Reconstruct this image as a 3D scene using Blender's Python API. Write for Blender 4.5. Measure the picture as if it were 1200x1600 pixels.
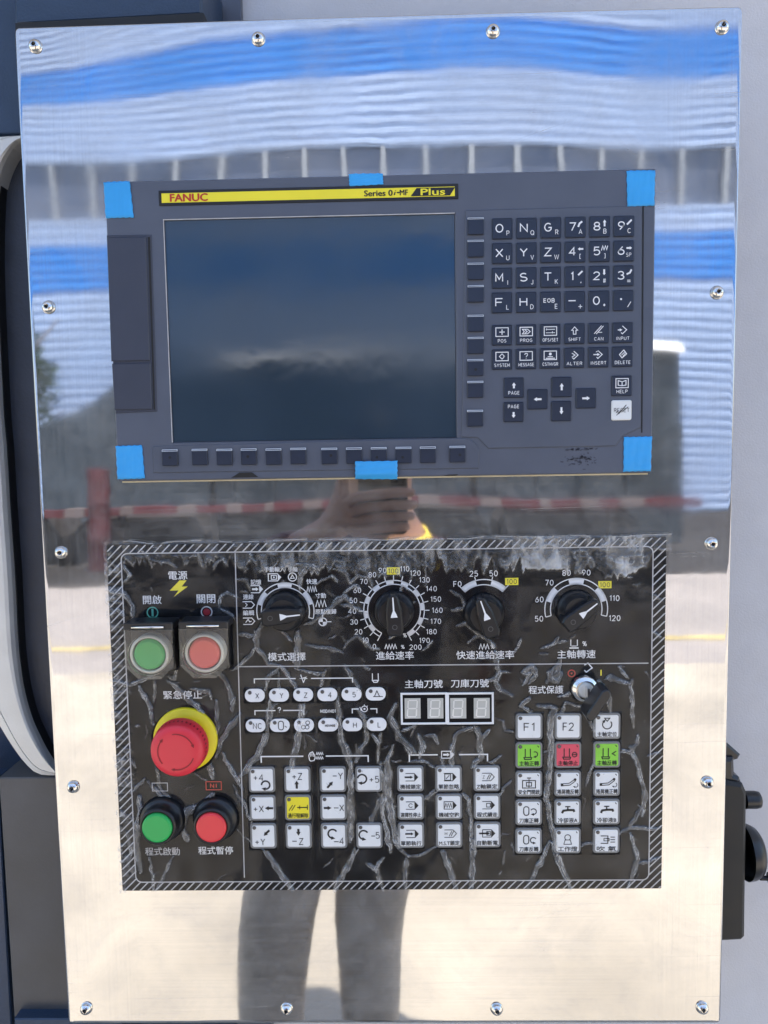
import bpy, bmesh, math, random
import numpy as np
from mathutils import Vector, Matrix
random.seed(7); rng = np.random.default_rng(11)
for _o in list(bpy.data.objects): bpy.data.objects.remove(_o)
SC = bpy.context.scene; COL = SC.collection
rad = math.radians

# ------------------------------------------------------------------ camera
EYE = 1.48                                   # lens height above the yard
PITCH, YAW, ROLL = 0.08515604, 0.02133869, -0.01660669
CX, CY = 0.01321935, -0.58566429             # the steel front lies in the plane y = 0
def _rot(p, y, r):
    a, b = math.cos(p), math.sin(p); c, d = math.cos(y), math.sin(y); e, f = math.cos(r), math.sin(r)
    return (Matrix(((e, -f, 0), (f, e, 0), (0, 0, 1))) @ Matrix(((1, 0, 0), (0, a, -b), (0, b, a))) @ Matrix(((c, 0, d), (0, 1, 0), (-d, 0, c))))
RM = _rot(PITCH, YAW, ROLL)                  # world (right, down, forward) -> lens
def _w(v): return Vector((v[0], v[2], -v[1]))
cam_d = bpy.data.cameras.new('camera'); cam = bpy.data.objects.new('camera', cam_d); COL.objects.link(cam)
_r, _d, _f = _w(RM[0]), _w(RM[1]), _w(RM[2])
cam.matrix_world = Matrix(((_r.x, -_d.x, -_f.x, CX), (_r.y, -_d.y, -_f.y, CY), (_r.z, -_d.z, -_f.z, EYE), (0, 0, 0, 1)))
cam_d.sensor_fit = 'HORIZONTAL'; cam_d.sensor_width = 36; cam_d.lens = 36; cam_d.clip_start = 0.01; cam_d.clip_end = 600
SC.camera = cam
# ------------------------------------------------------------------ sky, sun, exposure
SUN_EL, SUN_AZ = 75.0, 30.0
W = bpy.data.worlds.new('World'); SC.world = W; W.use_nodes = True
_n = W.node_tree.nodes; _sky = _n.new('ShaderNodeTexSky'); _sky.sky_type = 'NISHITA'; _sky.sun_disc = False
_sky.sun_elevation = rad(SUN_EL); _sky.sun_rotation = rad(SUN_AZ); _sky.air_density = 1.3; _sky.dust_density = 1.5
W.node_tree.links.new(_sky.outputs[0], _n['Background'].inputs[0]); _n['Background'].inputs[1].default_value = 0.13
sun_d = bpy.data.lights.new('sun', 'SUN'); sun_d.energy = 3.6; sun_d.angle = rad(0.6); sun_d.color = (1, 0.93, 0.82)
sun = bpy.data.objects.new('sun', sun_d); COL.objects.link(sun)
sun.rotation_euler = Vector((-math.sin(rad(SUN_AZ)) * math.cos(rad(SUN_EL)), -math.cos(rad(SUN_AZ)) * math.cos(rad(SUN_EL)), -math.sin(rad(SUN_EL)))).to_track_quat('-Z', 'Y').to_euler()
sun.location = (0, 8, 20)
SC.view_settings.view_transform = 'Standard'; SC.view_settings.look = 'None'; SC.view_settings.exposure = 1.5; SC.view_settings.gamma = 1
SC.render.engine = 'CYCLES'; SC.cycles.use_denoising = True
SC.cycles.max_bounces = 8; SC.cycles.transparent_max_bounces = 24; SC.cycles.glossy_bounces = 5
SC.cycles.caustics_reflective = True; SC.cycles.sample_clamp_indirect = 6

# ------------------------------------------------------------------ helpers
def q(px, py, h=0.0):
    """the point h in front of the steel plane that the photograph shows at (px, py)"""
    c = Vector(((px - 600) / 1200, (py - 800) / 1200, 1.0)); d = RM.transposed() @ c
    t = (-h - CY) / d.z
    return Vector((CX + t * d.x, -h, EYE - t * d.y))
def qq(px, py, h=0.0):
    v = q(px, py, h); return (v.x, v.z)
def mir(px, py, dist):
    """place of a thing seen in the steel at (px, py), dist in front of the panel"""
    v = q(px, py, -dist); return Vector((v.x, -dist, v.z))
def mir_ground(py, px=600):
    c = Vector(((px - 600) / 1200, (py - 800) / 1200, 1.0)); d = RM.transposed() @ c
    t = EYE / d.y; return -(CY + t * d.z)
S0 = (q(640, 1200).x - q(560, 1200).x) / 80   # metres per pixel low on the panel
S1 = (q(640, 450).x - q(560, 450).x) / 80

def link(o, parent=None):
    COL.objects.link(o)
    if parent is not None: o.parent = parent
    return o
def tag(o, label=None, cat=None, group=None, kind=None):
    for k, v in (('label', label), ('category', cat), ('group', group), ('kind', kind)):
        if v: o[k] = v
    return o
def empty(name, loc=(0, 0, 0)):
    o = bpy.data.objects.new(name, None); o.location = loc; o.empty_display_size = 0.02
    return link(o)

class G:
    """collects faces of one mesh; several materials allowed"""
    def __init__(s): s.v = []; s.f = []; s.m = []; s.sm = []
    def add(s, v, f, m=0, smooth=False):
        b = len(s.v); s.v += [tuple(x) for x in v]; s.f += [tuple(i + b for i in x) for x in f]
        s.m += [m] * len(f); s.sm += [smooth] * len(f); return s
    def box(s, x0, x1, y0, y1, z0, z1, m=0):
        v = [(x, y, z) for x in (x0, x1) for y in (y0, y1) for z in (z0, z1)]
        return s.add(v, [(0, 1, 3, 2), (4, 6, 7, 5), (0, 4, 5, 1), (2, 3, 7, 6), (0, 2, 6, 4), (1, 5, 7, 3)], m)
    def slab(s, pts, yb, yf, bev=0.0, m=0, mtop=None, smooth=False, back=True):
        """prism of an x-z outline from y = yb to the front y = yf, front edge chamfered"""
        n = len(pts); P = [Vector(p) for p in pts]
        ar = sum(P[i].x * P[(i + 1) % n].y - P[(i + 1) % n].x * P[i].y for i in range(n))
        if ar < 0: P.reverse()
        rings = [[(p.x, yb, p.y) for p in P]]
        if bev > 0:
            ins = []
            for i in range(n):
                a, b, c = P[i - 1], P[i], P[(i + 1) % n]
                e1 = (b - a).normalized() if (b - a).length > 1e-9 else Vector((1, 0)); e2 = (c - b).normalized() if (c - b).length > 1e-9 else e1
                nn = Vector((-e1.y - e2.y, e1.x + e2.x)); nn = nn.normalized() if nn.length > 1e-6 else Vector((-e1.y, e1.x))
                k = max(0.4, nn.dot(Vector((-e1.y, e1.x)))); ins.append(b + nn * (bev / k))
            rings.append([(p.x, yf + bev, p.y) for p in P]); rings.append([(p.x, yf, p.y) for p in ins])
        else: rings.append([(p.x, yf, p.y) for p in P])
        v = [x for r in rings for x in r]; f = []
        for k in range(len(rings) - 1):
            for i in range(n):
                j = (i + 1) % n; f.append((k * n + i, k * n + j, (k + 1) * n + j, (k + 1) * n + i))
        s.add(v, f, m, smooth)
        b = len(s.v); top = rings[-1]; s.add(top, [tuple(range(n))], m if mtop is None else mtop)
        if back: s.add(rings[0], [tuple(reversed(range(n)))], m)
        return s
    def lathe(s, c, prof, n=32, axis=(0, -1, 0), m=0, smooth=True, cap=True, mcap=None):
        """prof: (radius, height along axis)"""
        a = Vector(axis).normalized(); u = a.cross(Vector((0, 0, 1)))
        if u.length < 1e-4: u = Vector((1, 0, 0))
        u.normalize(); w = a.cross(u); c = Vector(c); v = []
        for r, h in prof:
            for i in range(n):
                t = 2 * math.pi * i / n; v.append(c + a * h + (u * math.cos(t) + w * math.sin(t)) * r)
        f = []
        for k in range(len(prof) - 1):
            for i in range(n):
                j = (i + 1) % n; f.append((k * n + i, k * n + j, (k + 1) * n + j, (k + 1) * n + i))
        s.add(v, f, m, smooth)
        if cap:
            s.add(v[-n:], [tuple(range(n))], m if mcap is None else mcap)
        return s
    def tube(s, pts, r, n=8, m=0):
        pts = [Vector(p) for p in pts]; v = []; f = []
        for i, p in enumerate(pts):
            t = (pts[min(i + 1, len(pts) - 1)] - pts[max(i - 1, 0)]).normalized(); u = t.cross(Vector((0.13, 0.2, 1))).normalized(); w = t.cross(u)
            rr = r[i] if isinstance(r, (list, tuple)) else r
            for k in range(n):
                a = 2 * math.pi * k / n; v.append(p + (u * math.cos(a) + w * math.sin(a)) * rr)
        for i in range(len(pts) - 1):
            for k in range(n):
                j = (k + 1) % n; f.append((i * n + k, i * n + j, (i + 1) * n + j, (i + 1) * n + k))
        f += [tuple(range(n)), tuple(range(len(v) - n, len(v)))]
        return s.add(v, f, m, True)
    def build(s, name, mats, parent=None, loc=(0, 0, 0)):
        me = bpy.data.meshes.new(name); me.from_pydata(s.v, [], s.f)
        for x in (mats if isinstance(mats, (list, tuple)) else [mats]): me.materials.append(x)
        me.polygons.foreach_set('material_index', s.m); me.polygons.foreach_set('use_smooth', s.sm)
        bm = bmesh.new(); bm.from_mesh(me); bmesh.ops.recalc_face_normals(bm, faces=bm.faces); bm.to_mesh(me); bm.free()
        me.update(); o = bpy.data.objects.new(name, me); o.location = loc
        return link(o, parent)

def rrect(cx, cz, w, h, r, n=5):
    out = []
    for sx, sz, a0 in ((1, 1, 0), (-1, 1, 90), (-1, -1, 180), (1, -1, 270)):
        for i in range(n + 1):
            a = rad(a0 + 90 * i / n); out.append((cx + sx * (w / 2 - r) + r * math.cos(a), cz + sz * (h / 2 - r) + r * math.sin(a)))
    return out

def _a(cx, cy, rx, ry, a0, a1, n=10): return [(cx + rx * math.cos(rad(a0 + (a1 - a0) * i / n)), cy + ry * math.sin(rad(a0 + (a1 - a0) * i / n))) for i in range(n + 1)]
STROKES = {   # width, polylines; unit height, y down
 ' ': (0.25, []), 'A': (.72, [[(0, 1), (.36, 0), (.72, 1)], [(.13, .66), (.59, .66)]]), 'B': (.6, [[(0, 0), (.34, 0)] + _a(.34, .24, .24, .24, -90, 90) + [(0, .48)], [(0, 0), (0, 1), (.36, 1)] + _a(.36, .74, .26, .26, 90, -90) + [(0, .48)]]),
 'C': (.68, [_a(.36, .5, .36, .5, -42, -318, 18)]), 'D': (.66, [[(0, 0), (.24, 0)] + _a(.24, .5, .42, .5, -90, 90, 14) + [(0, 1), (0, 0)]]), 'E': (.54, [[(.54, 0), (0, 0), (0, 1), (.54, 1)], [(0, .49), (.48, .49)]]), 'F': (.52, [[(.52, 0), (0, 0), (0, 1)], [(0, .49), (.46, .49)]]),
 'G': (.72, [_a(.36, .5, .36, .5, -45, -325, 18) + [(.68, .54), (.38, .54)]]), 'H': (.66, [[(0, 0), (0, 1)], [(.66, 0), (.66, 1)], [(0, .48), (.66, .48)]]), 'I': (.06, [[(.03, 0), (.03, 1)]]), 'J': (.42, [[(.42, 0), (.42, .74)] + _a(.21, .76, .21, .24, 0, 165, 8)]),
 'K': (.6, [[(0, 0), (0, 1)], [(.58, 0), (0, .6)], [(.2, .42), (.6, 1)]]), 'L': (.5, [[(0, 0), (0, 1), (.5, 1)]]), 'M': (.78, [[(0, 1), (0, 0), (.39, .72), (.78, 0), (.78, 1)]]), 'N': (.66, [[(0, 1), (0, 0), (.66, 1), (.66, 0)]]), 'O': (.74, [_a(.37, .5, .37, .5, -90, 270, 22)]),
 'P': (.58, [[(0, 1), (0, 0), (.32, 0)] + _a(.32, .27, .26, .27, -90, 90) + [(0, .54)]]), 'Q': (.76, [_a(.37, .5, .37, .5, -90, 270, 22), [(.48, .72), (.76, 1.02)]]), 'R': (.6, [[(0, 1), (0, 0), (.34, 0)] + _a(.34, .26, .25, .26, -90, 90) + [(0, .52)], [(.33, .52), (.6, 1)]]),
 'S': (.58, [_a(.29, .26, .26, .26, -35, -180, 8) + _a(.29, .26, .26, .23, 180, 90, 5)[1:] + _a(.29, .75, .29, .25, -80, 150, 14)]), 'T': (.62, [[(0, 0), (.62, 0)], [(.31, 0), (.31, 1)]]), 'U': (.64, [[(0, 0), (0, .68)] + _a(.32, .68, .32, .32, 180, 0, 12) + [(.64, 0)]]), 'V': (.68, [[(0, 0), (.34, 1), (.68, 0)]]),
 'W': (.98, [[(0, 0), (.24, 1), (.49, .1), (.74, 1), (.98, 0)]]), 'X': (.64, [[(0, 0), (.64, 1)], [(.64, 0), (0, 1)]]), 'Y': (.66, [[(0, 0), (.33, .5), (.66, 0)], [(.33, .5), (.33, 1)]]), 'Z': (.62, [[(.02, 0), (.6, 0), (0, 1), (.62, 1)]]),
 '0': (.58, [_a(.29, .5, .29, .5, -90, 270, 20)]), '1': (.26, [[(0, .2), (.22, 0), (.22, 1)]]), '2': (.58, [_a(.29, .28, .28, .28, -170, 35, 12) + [(0, 1), (.58, 1)]]), '3': (.56, [_a(.27, .25, .25, .25, -160, 90, 12), _a(.27, .74, .29, .26, -90, 160, 12)]), '4': (.62, [[(.46, 1), (.46, 0), (0, .7), (.62, .7)]]),
 '5': (.56, [[(.5, 0), (.08, 0), (.04, .45)] + _a(.27, .68, .29, .32, -130, 145, 14)]), '6': (.58, [[(.44, 0), (.06, .52)] + _a(.29, .7, .29, .3, -160, 200, 20)]), '7': (.56, [[(0, 0), (.56, 0), (.2, 1)]]), '8': (.56, [_a(.28, .25, .24, .25, -90, 270, 16), _a(.28, .75, .28, .25, -90, 270, 16)]), '9': (.58, [[(.14, 1), (.52, .48)] + _a(.29, .3, .29, .3, 20, 380, 20)]),
 '+': (.56, [[(0, .55), (.56, .55)], [(.28, .27), (.28, .83)]]), '-': (.4, [[(0, .54), (.4, .54)]]), '%': (.8, [_a(.17, .24, .17, .22, -90, 270, 12), _a(.63, .76, .17, .22, -90, 270, 12), [(.66, 0), (.14, 1)]]), '?': (.5, [_a(.25, .26, .25, .26, -180, 60, 12) + [(.25, .66)], [(.25, .9), (.25, 1)]]), '/': (.36, [[(.36, 0), (0, 1)]]), '.': (.1, [[(.05, .9), (.05, 1)]]),
 '*': (.44, [[(.22, .1), (.22, .7)], [(0, .25), (.44, .55)], [(.44, .25), (0, .55)]]), '#': (.6, [[(.2, 0), (.12, 1)], [(.46, 0), (.38, 1)], [(0, .33), (.6, .33)], [(0, .67), (.58, .67)]]), '[': (.26, [[(.26, 0), (0, 0), (0, 1), (.26, 1)]]), ']': (.26, [[(0, 0), (.26, 0), (.26, 1), (0, 1)]]),
 'e': (.52, [[(.02, .66), (.5, .66)] + _a(.26, .66, .26, .33, 0, -300, 16)]), 'r': (.32, [[(0, .34), (0, 1)], [(0, .6), (.12, .38), (.32, .35)]]), 'i': (.08, [[(.04, .36), (.04, 1)], [(.04, .06), (.04, .18)]]), 's': (.46, [_a(.23, .52, .2, .16, -30, -180, 7) + _a(.23, .52, .2, .15, 180, 90, 4)[1:] + _a(.23, .835, .23, .165, -85, 155, 12)]), 'l': (.08, [[(.04, 0), (.04, 1)]]), 'u': (.46, [[(0, .36), (0, .8)] + _a(.23, .78, .23, .22, 180, 0, 8) + [(.46, .36)], [(.46, .36), (.46, 1)]]),
}
_tc = {}
def glyphs(body, bold=0.0):
    k = (body, bold)
    if k not in _tc:
        c = bpy.data.curves.new('lettering', 'FONT'); c.body = body; c.resolution_u = 3; c.offset = bold
        o = bpy.data.objects.new('lettering', c); COL.objects.link(o)
        bpy.context.view_layer.update()
        me = bpy.data.meshes.new_from_object(o.evaluated_get(bpy.context.evaluated_depsgraph_get()))
        v = np.array([tuple(x.co[:2]) for x in me.vertices]) if len(me.vertices) else np.zeros((0, 2)); f = [tuple(p.vertices) for p in me.polygons]
        bpy.data.objects.remove(o); bpy.data.curves.remove(c); bpy.data.meshes.remove(me); _tc[k] = (v, f)
    return _tc[k]

class Flat:
    """flat print: text, strokes and filled outlines; units are photo pixels, y down, about (0, 0)"""
    def __init__(s, at=None, sc=1.0, up=0.0, layer=0.00025):
        s.g = G(); s.o = Vector(at) if at is not None else Vector((0, 0, 0)); s.sc = sc; s.y = layer
    def P(s, x, y): return (s.o.x + x * s.sc, s.o.y - s.y, s.o.z - y * s.sc)
    def text(s, body, x, y, h, w=None, bold=0.012, m=0, lean=0.0, font=False):
        if not font and all(ch in STROKES for ch in body): return s.strokes(body, x, y, h, w, 0.085 + bold * 2.4, m, lean)
        v, f = glyphs(body, 0.0)
        if not len(v): return s
        lo, hi = v.min(0), v.max(0); d = np.maximum(hi - lo, 1e-6); kz = h / d[1]; kx = (w / d[0]) if w else kz
        c = (lo + hi) / 2; e = bold * 0.55 * kz; y0 = s.y
        for n_, (ex, ey) in enumerate(((-e, 0), (e, 0), (0, -e * .6), (0, e * .6)) if bold > 0.015 else ((0, 0),)):
            s.y = y0 + n_ * 0.00002; V = [s.P(x + ex + (a - c[0]) * kx + lean * (b - c[1]) * kz, y + ey - (b - c[1]) * kz) for a, b in v]
            s.g.add(V, f, m)
        s.y = y0; return s
    def strokes(s, body, x, y, h, w, t, m=0, lean=0.0):
        """single-line lettering, t = stroke width as a share of the height"""
        gap = 0.24 + t * 0.75; adv = []; tot = 0
        for ch in body: cw = STROKES[ch][0]; adv.append(tot); tot += cw + gap
        tot = max(tot - gap, 0.05); hh = h * (1 - t); kx = ((w - h * t) / tot) if w and tot > 0.06 else hh
        y0 = s.y
        for ch, a in zip(body, adv):
            for n_, pl in enumerate(STROKES[ch][1]):
                s.y = y0 + (n_ % 4) * 0.00002
                s.line([(x + (a + px - tot / 2) * kx + lean * (0.5 - py) * hh, y + (py - 0.5) * hh) for px, py in pl], t * h, m)
        s.y = y0; return s
    def line(s, pts, w=1.5, m=0, closed=False):
        pts = [Vector(p) for p in pts]; n = len(pts)
        if closed: pts = pts + [pts[0], pts[1]]
        L = []
        for i, p in enumerate(pts):
            a = pts[max(i - 1, 0)]; b = pts[min(i + 1, len(pts) - 1)]
            d1 = (p - a).normalized() if i > 0 else (b - p).normalized(); d2 = (b - p).normalized() if i < len(pts) - 1 else d1
            nn = Vector((-d1.y - d2.y, d1.x + d2.x)); nn = nn.normalized() if nn.length > 1e-6 else Vector((-d1.y, d1.x))
            k = max(0.45, nn.dot(Vector((-d1.y, d1.x)))); L.append((p + nn * w / 2 / k, p - nn * w / 2 / k))
        if closed: L = L[1:]
        V = [s.P(*x) for ab in L for x in ab]
        s.g.add(V, [(2 * i, 2 * i + 1, 2 * i + 3, 2 * i + 2) for i in range(len(L) - 1)], m); return s
    def poly(s, pts, m=0): s.g.add([s.P(*p) for p in pts], [tuple(range(len(pts)))], m); return s
    def disc(s, x, y, r, m=0, n=20): return s.poly([(x + r * math.cos(2 * math.pi * i / n), y + r * math.sin(2 * math.pi * i / n)) for i in range(n)], m)
    def ring(s, x, y, r, w=1.5, m=0, a0=0, a1=360, n=28):
        p = [(x + r * math.cos(rad(a0 + (a1 - a0) * i / n)), y + r * math.sin(rad(a0 + (a1 - a0) * i / n))) for i in range(n + (0 if a1 - a0 >= 360 else 1))]
        return s.line(p, w, m, closed=a1 - a0 >= 360)
    def arrow(s, x0, y0, x1, y1, w=3, hw=8, hl=7, m=0):
        a, b = Vector((x0, y0)), Vector((x1, y1)); d = (b - a).normalized(); n = Vector((-d.y, d.x)); e = b - d * hl
        s.poly([a + n * w / 2, a - n * w / 2, e - n * w / 2, e + n * w / 2], m); return s.poly([e + n * hw / 2, e - n * hw / 2, b], m)
    def turn(s, x, y, r, a0, a1, w=2.5, m=0, hd=6):
        """round arrow, degrees in picture sense, head at a1"""
        s.ring(x, y, r, w, m, min(a0, a1), max(a0, a1), 18); t = rad(a1); sg = 1 if a1 > a0 else -1
        p = Vector((x + r * math.cos(t), y + r * math.sin(t))); d = Vector((-math.sin(t), math.cos(t))) * sg; n = Vector((-d.y, d.x))
        return s.poly([p + n * hd / 2 - d * hd * .15, p - n * hd / 2 - d * hd * .15, p + d * hd * 0.9], m)
    def build(s, name, mats, parent=None): return s.g.build(name, mats, parent)

# ------------------------------------------------------------------ materials
MAT = {}
def mat(name, col, rough=0.5, metal=0.0, var=0.12, scale=40, bump=0.0, bscale=300, bdist=0.0005, rvar=0.1, **kw):
    m = bpy.data.materials.new(name); m.use_nodes = True; N = m.node_tree.nodes; L = m.node_tree.links; p = N['Principled BSDF']
    p.inputs['Metallic'].default_value = metal
    for k, v in kw.items(): p.inputs[k.replace('_', ' ')].default_value = v
    tc = N.new('ShaderNodeTexCoord'); nz = N.new('ShaderNodeTexNoise'); nz.inputs['Scale'].default_value = scale; nz.inputs['Detail'].default_value = 6
    L.new(tc.outputs['Object'], nz.inputs['Vector'])
    rp = N.new('ShaderNodeMapRange'); L.new(nz.outputs[0], rp.inputs[0]); rp.inputs[1].default_value = 0.3; rp.inputs[2].default_value = 0.7; rp.inputs[3].default_value = 1 - var; rp.inputs[4].default_value = 1 + var
    mx = N.new('ShaderNodeMix'); mx.data_type = 'RGBA'; mx.blend_type = 'MULTIPLY'; mx.inputs[0].default_value = 1; mx.inputs[6].default_value = (*col, 1)
    L.new(rp.outputs[0], mx.inputs[7]); L.new(mx.outputs[2], p.inputs['Base Color'])
    r2 = N.new('ShaderNodeMapRange'); L.new(nz.outputs[0], r2.inputs[0]); r2.inputs[1].default_value = 0.3; r2.inputs[2].default_value = 0.7
    r2.inputs[3].default_value = max(0.02, rough * (1 - rvar)); r2.inputs[4].default_value = min(1, rough * (1 + rvar)); L.new(r2.outputs[0], p.inputs['Roughness'])
    if bump:
        n2 = N.new('ShaderNodeTexNoise'); n2.inputs['Scale'].default_value = bscale; n2.inputs['Detail'].default_value = 3; L.new(tc.outputs['Object'], n2.inputs['Vector'])
        b = N.new('ShaderNodeBump'); b.inputs['Strength'].default_value = bump; b.inputs['Distance'].default_value = bdist
        L.new(n2.outputs[0], b.inputs['Height']); L.new(b.outputs[0], p.inputs['Normal'])
    MAT[name] = m; return m

def steel_mat():
    m = mat('brushed_steel', (0.60, 0.605, 0.62), 0.08, 1.0, var=0.05, scale=9); N = m.node_tree.nodes; L = m.node_tree.links; p = N['Principled BSDF']
    tc = next(n for n in N if n.type == 'TEX_COORD')
    def streak(sx, sz, det=5, sc=1.0):
        mp = N.new('ShaderNodeMapping'); mp.inputs['Scale'].default_value = (sx, 1, sz); L.new(tc.outputs['Object'], mp.inputs[0])
        n = N.new('ShaderNodeTexNoise'); n.inputs['Scale'].default_value = sc; n.inputs['Detail'].default_value = det; n.inputs['Roughness'].default_value = 0.65
        L.new(mp.outputs[0], n.inputs['Vector']); return n
    a = streak(5, 520); b = streak(620, 9)
    sp = N.new('ShaderNodeSeparateXYZ'); L.new(tc.outputs['Object'], sp.inputs[0])
    ab = N.new('ShaderNodeMath'); ab.operation = 'ABSOLUTE'; L.new(sp.outputs[0], ab.inputs[0])
    mr = N.new('ShaderNodeMapRange'); mr.interpolation_type = 'SMOOTHSTEP'; L.new(ab.outputs[0], mr.inputs[0]); mr.inputs[1].default_value = 0.198; mr.inputs[2].default_value = 0.216
    mx = N.new('ShaderNodeMix'); mx.data_type = 'FLOAT'; L.new(mr.outputs[0], mx.inputs[0]); L.new(a.outputs[0], mx.inputs[2]); L.new(b.outputs[0], mx.inputs[3])
    w = N.new('ShaderNodeTexNoise'); w.inputs['Scale'].default_value = 26; w.inputs['Detail'].default_value = 2; L.new(tc.outputs['Object'], w.inputs['Vector'])
    b0 = N.new('ShaderNodeBump'); b0.inputs['Strength'].default_value = 0.25; b0.inputs['Distance'].default_value = 0.00012; L.new(w.outputs[0], b0.inputs['Height'])
    b1 = N.new('ShaderNodeBump'); b1.inputs['Strength'].default_value = 0.055; b1.inputs['Distance'].default_value = 0.00002; L.new(mx.outputs[0], b1.inputs['Height']); L.new(b0.outputs[0], b1.inputs['Normal'])
    L.new(b1.outputs[0], p.inputs['Normal'])
    # hairline scratches and smears change the gloss
    s2 = streak(2.2, 230, 8); s3 = N.new('ShaderNodeTexNoise'); s3.inputs['Scale'].default_value = 7; s3.inputs['Detail'].default_value = 8; s3.inputs['Distortion'].default_value = 1.2; L.new(tc.outputs['Object'], s3.inputs['Vector'])
    ad = N.new('ShaderNodeMath'); ad.operation = 'MULTIPLY_ADD'; L.new(s2.outputs[0], ad.inputs[0]); ad.inputs[1].default_value = 0.5; L.new(s3.outputs[0], ad.inputs[2])
    rr = N.new('ShaderNodeMapRange'); L.new(ad.outputs[0], rr.inputs[0]); rr.inputs[1].default_value = 0.5; rr.inputs[2].default_value = 1.0; rr.inputs[3].default_value = 0.015; rr.inputs[4].default_value = 0.06
    L.new(rr.outputs[0], p.inputs['Roughness'])
    # thin dusty residue: a little matt grey on top of the mirror
    df = N.new('ShaderNodeBsdfDiffuse'); df.inputs[0].default_value = (0.5, 0.49, 0.47, 1)
    s4 = N.new('ShaderNodeTexNoise'); s4.inputs['Scale'].default_value = 55; s4.inputs['Detail'].default_value = 10; s4.inputs['Roughness'].default_value = 0.75; L.new(tc.outputs['Object'], s4.inputs['Vector'])
    m4 = N.new('ShaderNodeMath'); m4.operation = 'MULTIPLY'; L.new(s4.outputs[0], m4.inputs[0]); L.new(mx.outputs[0], m4.inputs[1])
    r4 = N.new('ShaderNodeMapRange'); L.new(m4.outputs[0], r4.inputs[0]); r4.inputs[1].default_value = 0.14; r4.inputs[2].default_value = 0.42; r4.inputs[3].default_value = 0.0; r4.inputs[4].default_value = 0.17
    # hairline scratches in three directions, patchy
    tot = r4.outputs[0]
    for sx, sz, rot, lo, amt in ((4.5, 760, 0.02, 0.62, 0.22), (5.5, 620, 0.30, 0.67, 0.20), (900, 7.0, 0.03, 0.64, 0.15), (420, 9, 0.9, 0.70, 0.18)):
        mp = N.new('ShaderNodeMapping'); mp.inputs['Rotation'].default_value = (0, rot, 0); mp.inputs['Scale'].default_value = (1, 1, 1); L.new(tc.outputs['Object'], mp.inputs[0])
        m2 = N.new('ShaderNodeMapping'); m2.inputs['Scale'].default_value = (sx, 1, sz); L.new(mp.outputs[0], m2.inputs[0])
        n = N.new('ShaderNodeTexNoise'); n.inputs['Scale'].default_value = 1; n.inputs['Detail'].default_value = 2; n.inputs['Distortion'].default_value = 0.15; L.new(m2.outputs[0], n.inputs['Vector'])
        th = N.new('ShaderNodeMapRange'); L.new(n.outputs[0], th.inputs[0]); th.inputs[1].default_value = lo; th.inputs[2].default_value = lo + 0.10; th.inputs[3].default_value = 0; th.inputs[4].default_value = amt
        pt = N.new('ShaderNodeTexNoise'); pt.inputs['Scale'].default_value = 9 + sx * 0.01; pt.inputs['Detail'].default_value = 4; L.new(mp.outputs[0], pt.inputs['Vector'])
        pm = N.new('ShaderNodeMapRange'); L.new(pt.outputs[0], pm.inputs[0]); pm.inputs[1].default_value = 0.36; pm.inputs[2].default_value = 0.66
        mu = N.new('ShaderNodeMath'); mu.operation = 'MULTIPLY'; L.new(th.outputs[0], mu.inputs[0]); L.new(pm.outputs[0], mu.inputs[1])
        if sx == 900: mv = N.new('ShaderNodeMath'); mv.operation = 'MULTIPLY'; L.new(mu.outputs[0], mv.inputs[0]); L.new(mr.outputs[0], mv.inputs[1]); mu = mv
        ad2 = N.new('ShaderNodeMath'); ad2.use_clamp = True; L.new(tot, ad2.inputs[0]); L.new(mu.outputs[0], ad2.inputs[1]); tot = ad2.outputs[0]
    cl = N.new('ShaderNodeTexNoise'); cl.inputs['Scale'].default_value = 13; cl.inputs['Detail'].default_value = 9; cl.inputs['Roughness'].default_value = 0.68; cl.inputs['Distortion'].default_value = 0.8; L.new(tc.outputs['Object'], cl.inputs['Vector'])
    cm = N.new('ShaderNodeMapRange'); L.new(cl.outputs[0], cm.inputs[0]); cm.inputs[1].default_value = 0.44; cm.inputs[2].default_value = 0.72; cm.inputs[3].default_value = 0; cm.inputs[4].default_value = 0.22
    ad3 = N.new('ShaderNodeMath'); ad3.use_clamp = True; L.new(tot, ad3.inputs[0]); L.new(cm.outputs[0], ad3.inputs[1]); tot = ad3.outputs[0]
    ms = N.new('ShaderNodeMixShader'); L.new(tot, ms.inputs[0]); L.new(p.outputs[0], ms.inputs[1]); L.new(df.outputs[0], ms.inputs[2])
    L.new(ms.outputs[0], N['Material Output'].inputs[0]); return m
STEEL = steel_mat()
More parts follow.
